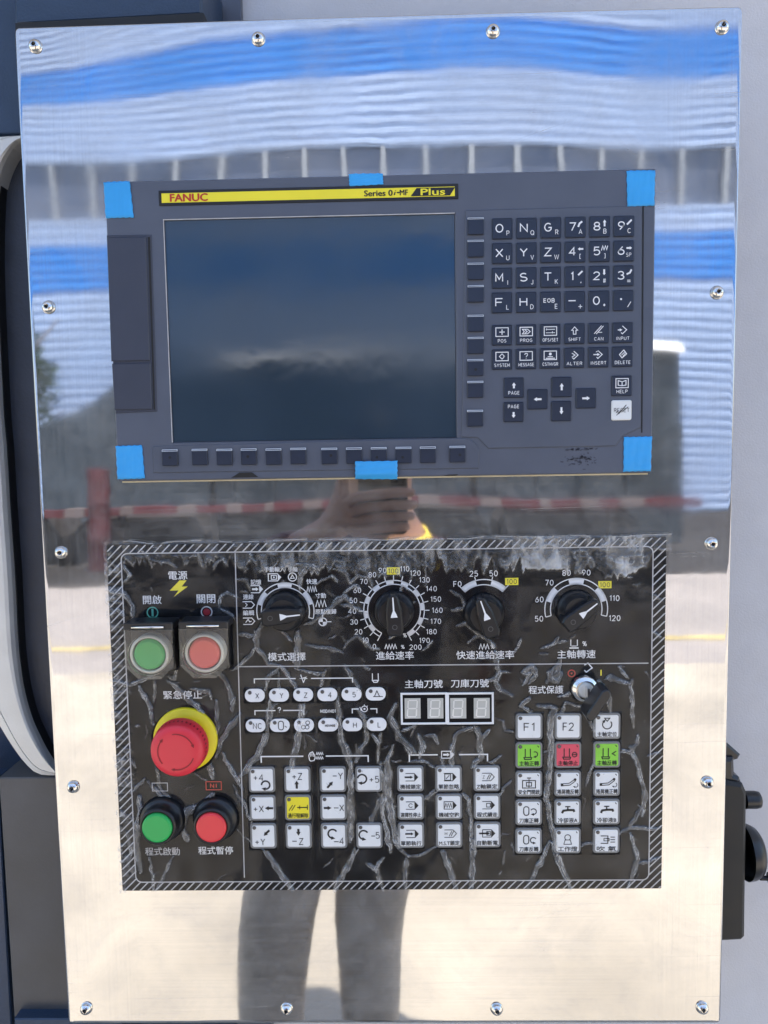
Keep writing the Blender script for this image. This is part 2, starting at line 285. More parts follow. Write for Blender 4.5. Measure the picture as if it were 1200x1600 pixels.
def clear_mat(name, white=0.25, base=0.0, rough=0.1, ior=1.5, tint=(1, 1, 1), refl=1.0):
    """thin clear plastic; the vertex attribute «crease» marks where it is folded and stress-whitened"""
    m = bpy.data.materials.new(name); m.use_nodes = True; N = m.node_tree.nodes; L = m.node_tree.links; N.remove(N['Principled BSDF'])
    tr = N.new('ShaderNodeBsdfTransparent'); tr.inputs[0].default_value = (*tint, 1); gl = N.new('ShaderNodeBsdfGlossy'); gl.inputs['Roughness'].default_value = rough
    fr0 = N.new('ShaderNodeFresnel'); ge = N.new('ShaderNodeNewGeometry'); bf = N.new('ShaderNodeMix'); bf.data_type = 'FLOAT'; L.new(ge.outputs['Backfacing'], bf.inputs[0]); bf.inputs[2].default_value = ior; bf.inputs[3].default_value = 1 / ior; L.new(bf.outputs[0], fr0.inputs[0]); fr = N.new('ShaderNodeMath'); fr.operation = 'MULTIPLY'; L.new(fr0.outputs[0], fr.inputs[0]); at0 = N.new('ShaderNodeAttribute'); at0.attribute_name = 'crease'; mf = N.new('ShaderNodeMath'); mf.operation = 'MULTIPLY_ADD'; L.new(at0.outputs['Fac'], mf.inputs[0]); mf.inputs[1].default_value = 4.0; mf.inputs[2].default_value = refl; L.new(mf.outputs[0], fr.inputs[1]); fr.use_clamp = True
    a = N.new('ShaderNodeMixShader'); L.new(fr.outputs[0], a.inputs[0]); L.new(tr.outputs[0], a.inputs[1]); L.new(gl.outputs[0], a.inputs[2])
    df = N.new('ShaderNodeBsdfDiffuse'); df.inputs[0].default_value = (0.72, 0.72, 0.70, 1); df.inputs[1].default_value = 0.3
    at = N.new('ShaderNodeAttribute'); at.attribute_name = 'crease'
    mm = N.new('ShaderNodeMath'); mm.operation = 'MULTIPLY_ADD'; L.new(at.outputs['Fac'], mm.inputs[0]); mm.inputs[1].default_value = white; mm.inputs[2].default_value = base
    b = N.new('ShaderNodeMixShader'); L.new(mm.outputs[0], b.inputs[0]); L.new(a.outputs[0], b.inputs[1]); L.new(df.outputs[0], b.inputs[2])
    L.new(b.outputs[0], N['Material Output'].inputs[0]); MAT[name] = m; return m
FILM = clear_mat('crumpled_clear_film', 0.80, 0.0, 0.07, 1.36)
CLEAR = clear_mat('clear_cover_plastic', 0.0, 0.025, 0.06, 1.4, (0.95, 0.945, 0.92))
PAINT = mat('light_grey_machine_paint', (0.60, 0.605, 0.63), 0.42, var=0.03, bump=0.55, bscale=620, bdist=0.0006)
DARK = mat('slate_machine_paint', (0.028, 0.052, 0.098), 0.38, var=0.10, bump=0.5, bscale=520, bdist=0.0006)
GREYP = mat('worn_grey_paint', (0.085, 0.085, 0.088), 0.45, var=0.22, scale=14, bump=0.3, bscale=420)
RUBBER = mat('black_rubber', (0.012, 0.013, 0.014), 0.55)
LEATHER = mat('grained_dark_panel', (0.040, 0.048, 0.068), 0.42, bump=0.6, bscale=330, bdist=0.0006)
TRIM = mat('silver_grey_trim', (0.66, 0.66, 0.63), 0.38, 0.2, var=0.06, bump=0.2, bscale=500)
BEZEL = mat('grey_display_housing', (0.088, 0.101, 0.136), 0.42, var=0.05, bump=0.15, bscale=900, bdist=0.0002)
BEZEL2 = mat('grey_keyboard_plate', (0.085, 0.098, 0.132), 0.42, var=0.05, bump=0.15, bscale=900, bdist=0.0002)
CARD = mat('dark_grey_cover', (0.044, 0.050, 0.074), 0.42, var=0.06, bump=0.15, bscale=900, bdist=0.0002)
KEYD = mat('dark_key_plastic', (0.017, 0.024, 0.046), 0.36, var=0.08)
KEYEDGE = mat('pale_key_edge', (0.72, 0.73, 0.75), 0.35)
WHITEP = mat('white_print', (0.80, 0.81, 0.82), 0.5, var=0.03)
GREYPR = mat('pale_grey_print', (0.48, 0.48, 0.49), 0.5, var=0.15, scale=120)
BLACKP = mat('black_print', (0.012, 0.012, 0.014), 0.5)
REDP = mat('red_print', (0.50, 0.035, 0.02), 0.5)
GREENP = mat('teal_print', (0.10, 0.42, 0.33), 0.5)
YELLOWP = mat('yellow_print', (0.85, 0.74, 0.03), 0.42, var=0.03)
BOARD = mat('black_overlay_board', (0.0068, 0.0074, 0.0092), 0.45, var=0.15, scale=20, Specular_IOR_Level=0.12)
KEYW = mat('white_key_face', (0.76, 0.78, 0.78), 0.35, var=0.04, scale=60, bump=0.25, bscale=150, bdist=0.0004)
KEYY = mat('yellow_key_face', (0.84, 0.72, 0.03), 0.35, var=0.06, bump=0.25, bscale=150, bdist=0.0004)
KEYG = mat('green_key_face', (0.24, 0.62, 0.05), 0.35, var=0.12, scale=60, bump=0.25, bscale=150, bdist=0.0004)
KEYR = mat('red_key_face', (0.72, 0.07, 0.12), 0.35, var=0.08, scale=60, bump=0.25, bscale=150, bdist=0.0004)
KEYF = mat('grey_key_frame', (0.20, 0.205, 0.205), 0.4, var=0.1)
LAMP = mat('dark_lamp_window', (0.09, 0.085, 0.085), 0.3)
DIGIT = mat('unlit_digit_plate', (0.50, 0.50, 0.46), 0.4, var=0.07, scale=90)
SEG = mat('unlit_segment', (0.74, 0.73, 0.68), 0.4)
TAPE = mat('blue_masking_tape', (0.035, 0.36, 0.80), 0.5, var=0.05, bump=0.35, bscale=260, bdist=0.0004)
PLASTK = mat('black_plastic', (0.012, 0.013, 0.016), 0.3, var=0.1)
SKIRT = mat('black_knob_plastic', (0.010, 0.011, 0.014), 0.34, var=0.1)
REDB = mat('red_mushroom_plastic', (0.72, 0.035, 0.055), 0.38, var=0.05)
REDD = mat('darker_red_relief', (0.28, 0.012, 0.02), 0.45)
YELB = mat('yellow_collar_plastic', (0.83, 0.69, 0.02), 0.42, var=0.04)
GRNL = mat('green_lens', (0.06, 0.47, 0.13), 0.34, var=0.06, scale=25)
GRNL2 = mat('deep_green_lens', (0.02, 0.42, 0.09), 0.34, var=0.08, scale=25)
REDL = mat('coral_lens', (0.80, 0.12, 0.11), 0.34, var=0.06, scale=25)
REDL2 = mat('bright_red_lens', (0.80, 0.05, 0.06), 0.34, var=0.06, scale=25)
CHROME = mat('polished_chrome', (0.75, 0.74, 0.72), 0.12, 1.0)
HOLE = mat('dark_hole', (0.01, 0.01, 0.01), 0.6)
GLINT = mat('cream_ground_glint', (0.62, 0.55, 0.38), 0.5)
SCREEN = mat('dark_glass_screen', (0.022, 0.041, 0.066), 0.11, var=0.12, scale=8, rvar=0.45, bump=0.35, bscale=20, bdist=0.0006, IOR=1.72)
SMEAR = clear_mat('smudged_residue', 0.0, 0.0, 0.4, 1.3)

# ------------------------------------------------------------------ steel plate and its screws
PL, PR, PT, PB = -0.2645, 0.2645, EYE + 0.3107, EYE - 0.4665
def plate_bulge(x, z):
    zz = z - EYE
    top = np.where(zz > 0.13, (zz - 0.13) ** 2 / 0.32, 0) * np.exp(-((x - 0.03) / 0.17) ** 2) * 0.0085
    top = top - np.where(zz > 0.235, (zz - 0.235) ** 2 / 0.08, 0) * np.exp(-((x + 0.29) / 0.10) ** 2) * 0.0150
    return top + 0.00022 * np.sin(9 * x + 1.3) * np.sin(7 * zz + 0.4) + 0.00008 * np.sin(31 * x + 12 * zz) + 0.00006 * np.sin(23 * zz - 17 * x + 1)
def build_plate():
    R = 0.0045
    def axis(a, b, n): return np.concatenate(([a, a + 0.0006, a + 0.0015, a + 0.003], np.linspace(a + R, b - R, n), [b - 0.003, b - 0.0015, b - 0.0006, b]))
    xs, zs = axis(PL, PR, 90), axis(PB, PT, 130); nx, nz = len(xs), len(zs)
    X, Z = np.meshgrid(xs, zs); X = X.copy(); Z = Z.copy()
    cx = np.clip(X, PL + R, PR - R); cz = np.clip(Z, PB + R, PT - R); dx, dz = X - cx, Z - cz; d = np.hypot(dx, dz); mxd = np.maximum(np.abs(dx), np.abs(dz))
    k = np.where(d > 1e-9, mxd / np.maximum(d, 1e-9), 1); X = cx + dx * k; Z = cz + dz * k
    Y = -plate_bulge(X, Z); e = np.minimum(np.minimum(X - PL, PR - X), np.minimum(Z - PB, PT - Z)); Y = Y + np.where(e < 0.0009, 0.0005 * (1 - e / 0.0009), 0)
    v = [tuple(t) for t in np.stack([X, Y, Z], 2).reshape(-1, 3)]
    f = [(j * nx + i, j * nx + i + 1, (j + 1) * nx + i + 1, (j + 1) * nx + i) for j in range(nz - 1) for i in range(nx - 1)]
    rim = [i for i in range(nx)] + [j * nx + nx - 1 for j in range(1, nz)] + [(nz - 1) * nx + i for i in range(nx - 2, -1, -1)] + [j * nx for j in range(nz - 2, 0, -1)]
    b = len(v); v += [(v[i][0], 0.0025, v[i][2]) for i in rim]; n = len(rim)
    f += [(rim[i], b + i, b + (i + 1) % n, rim[(i + 1) % n]) for i in range(n)]
    g = G(); g.v = v; g.f = f; g.m = [0] * len(f); g.sm = [True] * ((nx - 1) * (nz - 1)) + [False] * n
    return g
plate = build_plate().build('steel_plate', STEEL)
plate.data.polygons.foreach_set('use_smooth', [True] * len(plate.data.polygons))
tag(plate, 'large brushed steel front plate mirroring the yard, studded with button head screws', 'panel')
SCREWS = [(55, 72), (404, 62), (770, 50), (1128, 43), (76, 480), (96, 863), (115, 1229), (135, 1575), (1120, 457), (1111, 849), (1105, 1222), (1097, 1574), (448, 1576), (776, 1576)]
_sg = G(); _sg.lathe((0, 0, 0), [(0.0051, 0), (0.0051, 0.0002), (0.0047, 0.0003), (0.0047, 0.0009), (0.0045, 0.0018), (0.0038, 0.0030), (0.0029, 0.0037), (0.0021, 0.0040)], 28, cap=False)
_sg.lathe((0, 0, 0), [(0.0021, 0.0040), (0.00165, 0.0039), (0.0016, 0.0012)], 6, smooth=False, cap=True)
_hg = G(); _hg.lathe((0, -0.0013, 0), [(0.0015, 0), (0.0015, 0.0001)], 6, smooth=False)
screw0 = socket0 = None
for i, (px, py) in enumerate(SCREWS):
    p = q(px, py, 0.0); y = -float(plate_bulge(p.x, p.z)) - 0.0001
    if screw0 is None:
        screw0 = _sg.build('screw', CHROME, plate); socket0 = _hg.build('hex_socket', HOLE, screw0); s = screw0
    else:
        s = screw0.copy(); link(s, plate); k = socket0.copy(); link(k, s)
    s.location = (p.x, y, p.z); s.rotation_euler = (rad(random.uniform(-4, 4)), random.uniform(0, 1), rad(random.uniform(-4, 4)))

# ------------------------------------------------------------------ machine around the plate
def poly_px(pts, h): return [qq(x, y, h) for x, y in pts]
mb = empty('machine_tool', (0, 0.5, 0)); tag(mb, 'light grey machine tool enclosure behind the steel plate, pebbled paint', 'machine')
g = G(); x0 = q(378, 30, -0.11).x
g.box(x0, 2.2, 0.11, 2.2, 0, 2.66); g.build('side_casing', PAINT, mb, (0, -0.5, 0))
g = G(); g.box(-2.2, x0 - 0.0015, 0.14, 2.2, 0, 2.66); g.build('front_casing', DARK, mb, (0, -0.5, 0))
g = G(); g.box(q(316, 20, -0.10).x, x0 + 0.001, 0.10, 0.139, 0.2, 2.6); g.build('casing_strip', BEZEL, mb, (0, -0.5, 0))
g = G(); g.box(-2.25, 2.25, -0.45, 2.25, 2.665, 2.72); g.build('shade_canopy', PAINT, mb, (0, -0.5, 0))  # overhang out of view, added and sized to shade the photographer's hand
g = G(); g.box(PL + 0.012, PR - 0.006, 0.003, 0.10, PB + 0.012, PT - 0.012); bx = g.build('control_box', DARK, mb, (0, -0.5, 0))
# upper cover block; a black strip paints the shade of the gap beneath
g = G(); g.slab(poly_px([(22, -60), (315, -75), (316, 23), (22, 39)], -0.03), 0.099, 0.03, 0.002); c = g.build('upper_cover', DARK)
tag(c, 'slate blue cover block above the upper left corner of the steel plate', 'cover')
g = G(); g.slab(poly_px([(24, 36), (318, 20), (318, 60), (24, 70)], -0.018), 0.098, 0.018); c.location = (0, 0, 0); g.build('gap_shade', RUBBER, c)
# left door: grained inset panel, black seal, silver loop, lower grey panel
door = empty('machine_door', (-0.35, 0.1, EYE)); tag(door, 'dark machine door with silver rounded window trim left of the steel plate', 'door')
def dpart(name, pts, h, yb, m, bev=0.001, smooth=False):
    g = G(); g.slab(poly_px(pts, h), yb, -h, bev, smooth=smooth); o = g.build(name, m); o.parent = door; o.matrix_parent_inverse = Matrix.Translation(-Vector(door.location)); return o
INN = [(60, 214), (34, 215), (20, 224), (8, 240), (-3, 265), (-11, 300), (-14, 380), (-12, 480), (-4, 640), (1, 700), (7, 800), (14, 900), (19, 1000), (24, 1050), (31, 1090), (42, 1128), (54, 1155), (67, 1180), (82, 1202), (110, 1235)]
OUT = [(140, 1235), (110, 1214), (62, 1213), (40, 1198), (20, 1173), (0, 1142), (-30, 1090), (-50, 1020), (-58, 900), (-66, 700), (-78, 480), (-84, 300), (-80, 250), (-60, 222), (-30, 214), (20, 211), (60, 210)]
def smooth_line(P, n=6):
    out = []
    for i in range(len(P) - 1):
        a, b, c, d = [np.array(P[max(0, min(len(P) - 1, k))], float) for k in (i - 1, i, i + 1, i + 2)]
        for k in range(n): t = k / n; out.append(tuple(0.5 * (2 * b + (c - a) * t + (2 * a - 5 * b + 4 * c - d) * t * t + (3 * b - a - 3 * c + d) * t ** 3)))
    return out + [tuple(P[-1])]
INN = smooth_line(INN); OUT = smooth_line(OUT)
def resample(P, n):
    P = np.array(P); d = np.concatenate(([0], np.cumsum(np.hypot(*np.diff(P, axis=0).T)))); t = np.linspace(0, d[-1], n); return list(zip(np.interp(t, d, P[:, 0]), np.interp(t, d, P[:, 1])))
IA, OA = resample(INN, 90), resample(list(reversed(OUT)), 90); rows_ = []
for f_, dep_ in ((0.0, 0.09), (0.0, 0.050), (0.05, 0.0462), (0.12, 0.045), (0.70, 0.045), (0.715, 0.0475), (0.73, 0.045), (0.95, 0.0462), (1.0, 0.05), (1.0, 0.09)): rows_.append([(lambda p: (p[0], dep_, p[1]))(qq(a[0] + (b[0] - a[0]) * f_, a[1] + (b[1] - a[1]) * f_, -0.045)) for a, b in zip(IA, OA)])
g = G(); g.add([p for r in rows_ for p in r], [(k * 90 + i, k * 90 + i + 1, (k + 1) * 90 + i + 1, (k + 1) * 90 + i) for k in range(len(rows_) - 1) for i in range(89)], 0, False)
o = g.build('window_trim', TRIM); o.parent = door; o.matrix_parent_inverse = Matrix.Translation(-Vector(door.location))
GI = [(x + 11, y + 10 * max(0, min(1, (300 - y) / 60))) for x, y in INN]
g = G(); IR = resample(INN, 90); A_ = []; B_ = []
for i_ in range(90):
    p0, p1 = np.array(IR[max(i_ - 1, 0)]), np.array(IR[min(i_ + 1, 89)]); t_ = (p1 - p0) / np.hypot(*(p1 - p0)); n__ = np.array((t_[1], -t_[0])); c_ = np.array(IR[i_])
    A_.append(qq(*(c_ - n__ * 4), -0.055)); B_.append(qq(*(c_ + n__ * 11), -0.055))
nA = 90
g.add([(x, 0.055, z) for x, z in A_] + [(x, 0.055, z) for x, z in B_] + [(x, 0.09, z) for x, z in B_], [(i, i + 1, nA + i + 1, nA + i) for i in range(nA - 1)] + [(nA + i, nA + i + 1, 2 * nA + i + 1, 2 * nA + i) for i in range(nA - 1)])
o = g.build('window_seal', RUBBER); o.parent = door; o.matrix_parent_inverse = Matrix.Translation(-Vector(door.location))
dpart('grained_panel', [(x + 9, y) for x, y in INN] + [(220, 1235), (180, 214)], -0.066, 0.095, LEATHER, 0.001)
dpart('upper_panel', [(-200, -100), (60, -100), (60, 209), (-200, 209)], -0.06, 0.1, DARK)
dpart('lower_panel', [(-2, 1215), (180, 1214), (190, 1590), (22, 1590)], -0.062, 0.1, GREYP)
dpart('edge_channel', [(-120, 1215), (-4, 1215), (20, 1640), (-120, 1640)], -0.08, 0.1, DARK)
dpart('bottom_rail', [(22, 1592), (190, 1592), (195, 1700), (24, 1700)], -0.05, 0.1, DARK)

# handwheel pendant hung on the right of the box, dials facing right
hw = empty('handwheel_pendant', (PR, 0.05, EYE - 0.25)); tag(hw, 'black handwheel pendant hanging behind the right edge of the steel plate', 'pendant')
def hpart(name, g, m):
    o = g.build(name, m); o.parent = hw; o.matrix_parent_inverse = Matrix.Translation(-Vector(hw.location)); return o
def X(px, py, h=-0.05): return q(px, py, h).x
def Z(px, py, h=-0.05): return q(px, py, h).z
g = G(); g.slab(poly_px([(1080, 1475), (1160, 1471), (1165, 1466), (1168, 1240), (1162, 1226), (1140, 1222), (1080, 1222)], -0.03), 0.085, 0.03, 0.003); hpart('pendant_body', g, RUBBER)
g = G(); g.slab(poly_px([(1080, 1185), (1148, 1185), (1149, 1212), (1157, 1216), (1160, 1226), (1080, 1226)], -0.035), 0.08, 0.035, 0.003); hpart('cable_gland', g, PLASTK)
g = G(); g.slab(poly_px([(1120, 1150), (1133, 1158), (1158, 1180), (1154, 1187), (1142, 1190), (1120, 1186)], -0.04), 0.075, 0.04, 0.002); hpart('hanging_hook', g, PLASTK)
g = G(); g.lathe((X(1167, 1254), 0.055, Z(1167, 1254)), [(0.0075, 0), (0.0075, 0.009), (0.0068, 0.0125), (0.005, 0.0135)], 20, (1, 0, 0)); hpart('selector_knob', g, PLASTK)
g = G(); g.lathe((X(1166, 1336), 0.055, Z(1166, 1336)), [(0.0235, 0), (0.023, 0.005), (0.0205, 0.010), (0.017, 0.0125), (0.012, 0.0138)], 40, (1, 0, 0)); hpart('handwheel', g, PLASTK)
g = G(); g.lathe((X(1191, 1367), 0.045, Z(1191, 1367)), [(0.002, -0.004), (0.002, 0.002), (0.0048, 0.003), (0.005, 0.016), (0.0035, 0.018)], 16, (1, 0, 0)); hpart('crank_grip', g, PLASTK)

# ------------------------------------------------------------------ display unit
UH = 0.007
du = empty('display_unit', q(600, 510)); tag(du, 'grey control display unit with dark screen, yellow brand strip and keypad', 'control unit')
DUI = Matrix.Translation(-Vector(du.location))
def dp(o, label=None):
    o.parent = du; o.matrix_parent_inverse = DUI
    if label: o['label'] = label
    return o
ux0, uz1 = qq(163, 284, UH); ux1, uz0 = qq(1018.5, 739, UH)
SX0, SZ1 = qq(256, 344, UH); SX1, SZ0 = qq(713.5, 684, UH)
# housing as a frame round the screen opening
g = G(); o4 = rrect((ux0 + ux1) / 2, (uz0 + uz1) / 2, ux1 - ux0, uz1 - uz0, 0.002, 3)
g.slab(o4, -0.0005, -UH + 0.0021, 0.0)
fr = G(); B = 0.0009
def frame(gg, X0, X1, Z0, Z1, x0, x1, z0, z1, yb, yf, bev, m=0):
    """plate X0..X1, Z0..Z1 with an opening x0..x1, z0..z1"""
    o = [(X0, Z0), (X1, Z0), (X1, Z1), (X0, Z1)]; i = [(x0, z0), (x1, z0), (x1, z1), (x0, z1)]
    O1 = [(x + (bev if k in (0, 3) else -bev), z + (bev if k < 2 else -bev)) for k, (x, z) in enumerate(o)]
    I1 = [(x - (bev if k in (0, 3) else -bev), z - (bev if k < 2 else -bev)) for k, (x, z) in enumerate(i)]
    rings = [[(x, yb, z) for x, z in o], [(x, yf + bev, z) for x, z in o], [(x, yf, z) for x, z in O1], [(x, yf, z) for x, z in I1], [(x, yf + bev, z) for x, z in i], [(x, yb, z) for x, z in i]]
    v = [p for r in rings for p in r]; f = [(k * 4 + a, k * 4 + (a + 1) % 4, (k + 1) * 4 + (a + 1) % 4, (k + 1) * 4 + a) for k in range(5) for a in range(4)]
    gg.add(v, f, m)
g.box(0, 0.0001, 0, 0.0001, 0, 0.0001) if False else None
frame(g, ux0, ux1, uz0, uz1, SX0, SX1, SZ0, SZ1, -UH + 0.002, -UH, B)
dp(g.build('housing', BEZEL))
g = G(); g.slab([(ux0 + .002, uz0 - 0.0012), (ux1 - .002, uz0 - 0.0012), (ux1 - .002, uz0 + .002), (ux0 + .002, uz0 + .002)], -0.0004, -UH + 0.003, 0.0003); dp(g.build('ground_glint', GLINT))  # cream strip paints the bright ground's reflection along the bottom edge
g = G(); g.box(SX0 + 0.0004, SX1 - 0.0004, -UH + 0.0012, -UH + 0.0019, SZ0 + 0.0004, SZ1 - 0.0004); dp(g.build('screen', SCREEN), 'dark glass screen, switched off')
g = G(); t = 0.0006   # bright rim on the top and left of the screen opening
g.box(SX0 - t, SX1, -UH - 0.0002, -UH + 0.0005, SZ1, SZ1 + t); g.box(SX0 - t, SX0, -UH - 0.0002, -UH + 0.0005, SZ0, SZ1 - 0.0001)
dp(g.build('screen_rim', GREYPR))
# brand strip
b0 = q(248, 298.5, UH); b1 = q(716, 287, UH); b2 = q(250.5, 322, UH); cz = (b0.z + b2.z) / 2; bh = (b0.z - b2.z); bw = b1.x - b0.x
g = G(); g.slab(rrect((b0.x + b1.x) / 2, cz, bw, bh, 0.0004, 2), -UH, -UH - 0.0008, 0.0002); strip = dp(g.build('brand_strip', BLACKP), 'yellow brand strip in a black border')
fl = Flat((b0.x, -UH - 0.0008, cz), 0.001, layer=0.0002); WW = bw * 1000; HH = bh * 1000
fl.poly([(2.2, -HH / 2 + 2.1), (WW - 2.6, -HH / 2 + 2.1), (WW - 2.6, HH / 2 - 1.9), (2.2, HH / 2 - 1.9)]); fl.build('yellow_band', YELLOWP, strip)
fl = Flat((b0.x, -UH - 0.0008, cz), 0.001, layer=0.0004); Y0 = -HH / 2 + 2.1; Y1 = HH / 2 - 1.9; YM = (Y0 + Y1) / 2
fl.text('FANUC', 22.3, YM, 5.3, 27.5, 0.075, 0, font=True)
fl.text('Series 0', 161.3, YM + 0.1, 4.1, 20.6, 0.06, 1, font=True); fl.text('i', 173.4, YM, 4.2, None, 0.05, 1, lean=0.3); fl.text('-', 175.8, YM, 0.7, 1.8, 0.04, 1, font=True); fl.text('MF', 179.9, YM, 3.7, 5.8, 0.05, 1, font=True)
sl = 4.6
fl.poly([(189.2, Y0 + 0.5), (217.2, Y0 + 0.5), (213.4, Y1 - 0.5), (184.8, Y1 - 0.5)], 1)
fl.build('lettering', [REDP, BLACKP], strip)
fl = Flat((b0.x, -UH - 0.0008, cz), 0.001, layer=0.0006); fl.text('Plus', 201.0, YM + 0.1, 4.6, 17.5, 0.06, font=True); fl.build('series_badge', YELLOWP, strip)
# raised plates: keypad and soft key trays
def raised(name, pts, up, m, hb=UH, bev=0.0006):
    g = G(); g.slab([qq(x, y, hb) for x, y in pts], -hb + 0.0003, -hb - up, bev); return dp(g.build(name, m))
KH = UH + 0.0010
raised('keypad_plate', [(727, 329), (1003, 322), (1001, 668), (972, 682), (962, 697), (763, 701), (746, 684), (721, 683)], 0.0010, BEZEL2)
raised('soft_key_tray', [(238, 697), (730, 684), (741, 690), (749, 702), (748, 732), (240, 739)], 0.0008, BEZEL2)
# card slot covers at the left
raised('cover_frame', [(167, 368), (237, 367), (246, 643), (181, 646)], 0.0007, CARD, bev=0.0004)
g = G(); g.slab([qq(x, y, UH) for x, y in [(168, 372), (229, 371), (235.5, 564), (175, 565)]], -UH - 0.0003, -UH - 0.0019, 0.0006); dp(g.build('card_slot_cover', CARD), 'tall dark card slot cover')
g = G(); g.slab([qq(x, y, UH) for x, y in [(176, 568.5), (236, 567.5), (239, 640), (180, 641)]], -UH - 0.0003, -UH - 0.0019, 0.0006); dp(g.build('port_cover', CARD), 'small dark port cover')
g = G(); g.slab([qq(x, y, UH) for x, y in [(231.5, 371), (235, 371), (243, 640), (240.5, 640)]], -UH - 0.0004, -UH - 0.0009, 0.0); dp(g.build('cover_gap', HOLE))
for pts in ([(361, 746.5), (374, 738.5), (394, 738), (404, 745.5)], [(693, 744), (700, 741.5), (716, 741), (713, 743.5)]):
    g = G(); g.slab([qq(x, y, UH) for x, y in pts], -UH + 0.0003, -UH - 0.0003, 0.0001); dp(g.build('latch_notch', HOLE))
# groove left of the right border, and upper step line
g = G(); g.slab([qq(x, y, UH) for x, y in [(1004, 322), (1006, 322), (1003.5, 676), (1001.8, 676)]], -UH + 0.0003, -UH - 0.0004, 0.0); dp(g.build('border_groove', HOLE))
# smeared residue of a peeled label
random.seed(3); fl = Flat(q(907, 716, UH), S1, layer=0.0003)
for k in range(75):
    x = random.gauss(0, 13); y = random.choice((-14, random.gauss(2, 4), random.gauss(2, 5))) + random.uniform(-1, 1)
    if abs(x) < 31: a = random.uniform(-0.5, 0.3); l = random.uniform(0.8, 3.2); t = random.uniform(0.4, 1.1); fl.poly([(x - l, y - a * l - t), (x + l, y + a * l - t), (x + l * .8, y + a * l + t), (x - l * .7, y - a * l + t)])
o = dp(fl.build('residue_smear', CARD), 'dark smear of old label glue')
o['kind'] = 'stuff'
random.seed(7)
# keys
KS = 31 * S1
mk_me = G(); mk_me.slab(rrect(0, 0, KS, KS, 0.0007, 2), 0.0, -0.0016, 0.0006); mk_proto = None
def mdi_key(px, py, white=False, label=None):
    global mk_proto
    p = q(px, py, KH); lab = label
    if white:
        g = G(); g.slab(rrect(0, 0, KS, KS, 0.0014, 3), 0.0, -0.0016, 0.0006); o = g.build('key', KEYW)
    elif mk_proto is None: o = mk_me.build('key', KEYD); mk_proto = o
    else: o = mk_proto.copy(); link(o)
    o.location = (p.x, -KH + 0.0002, p.z); dp(o, lab); return o
def legend(key_o, mats=WHITEP, scale=None):
    return Flat((0, -0.0016, 0), scale or S1, layer=0.0002)
KM = [('O', 'P'), ('N', 'Q'), ('G', 'R'), ('7', 'A'), ('8', 'B'), ('9', 'C'), ('X', 'U'), ('Y', 'V'), ('Z', 'W'), ('4', '['), ('5', ']'), ('6', 'SP'),
      ('M', 'I'), ('S', 'J'), ('T', 'K'), ('1', ','), ('2', '#'), ('3', '='), ('F', 'L'), ('H', 'D'), ('EOB', 'E'), ('-', '+'), ('0', '*'), ('.', '/')]
ROW0 = [(784.5, 358), (974.5, 354)]; ROW3 = [(784, 473.5), (973.5, 470)]
def lerp(a, b, t): return a + (b - a) * t
for i, (big, sm) in enumerate(KM):
    r, c = divmod(i, 6); tr, tcx = r / 3, c / 5
    px = lerp(lerp(ROW0[0][0], ROW0[1][0], tcx), lerp(ROW3[0][0], ROW3[1][0], tcx), tr); py = lerp(lerp(ROW0[0][1], ROW0[1][1], tcx), lerp(ROW3[0][1], ROW3[1][1], tcx), tr)
    k = mdi_key(px, py, label='dark key marked %s and %s' % (big, sm)); fl = legend(k)
    if big == 'EOB': fl.text('EOB', -2.5, -2, 6.5, 17, 0.03)
    elif big == '-': fl.line([(-10, -1), (1, -1)], 1.6)
    elif big == '.': fl.disc(-4, -2, 1.5)
    else: fl.text(big, -4.5, -0.5, 13, {'1': 4.5}.get(big, 10.5 if big.isdigit() else 12), 0.018)
    if sm in 'SP' and len(sm) == 2: fl.text(sm, 7, 6, 6, 8, 0.012)
    elif sm == ',': fl.line([(9, 8), (8.4, 10)], 1.2)
    elif sm == '=': fl.line([(5, 7), (10, 7)], 1).line([(5, 9.3), (10, 9.3)], 1)
    elif sm == '+': fl.line([(5, 8), (11, 8)], 1.1).line([(8, 5), (8, 11)], 1.1)
    elif sm == '/': fl.line([(11, 2), (6, 10)], 1.1)
    else: fl.text(sm, 8.5 if c < 3 else 7.5, 7, 7.4, None, 0.014)
    if big == '7': fl.line([(4, 0), (6, -5), (10, -8)], 2.8)
    elif big == '8': fl.arrow(7, 0, 7, -10, 2.6, 5.4, 4)
    elif big == '9': fl.line([(4, -2), (11, -9)], 2.6)
    elif big == '4': fl.arrow(12, -4, 3.5, -4, 2.6, 5, 3.5)
    elif big == '5': fl.line([(2.5, -1), (4.5, -8), (6.5, -2), (8.5, -8), (10.5, -2), (12, -8)], 1.3)
    elif big == '6': fl.arrow(3.5, -4, 12, -4, 2.6, 5, 3.5)
    elif big == '1': fl.line([(4.5, -2), (11, -8)], 2.6)
    elif big == '2': fl.arrow(7, -10, 7, -1, 2.8, 4.5, 3.4)
    elif big == '3': fl.line([(4, -2), (9, -4), (11.5, -9)], 2.6)
    fl.build('legend', WHITEP, k)
FN = ['POS', 'PROG', 'OFS/SET', 'SHIFT', 'CAN', 'INPUT', 'SYSTEM', 'MESSAGE', 'CSTM/GR', 'ALTER', 'INSERT', 'DELETE']
R4 = [(784, 524), (972.5, 520)]; R5 = [(784, 562), (972, 557.5)]
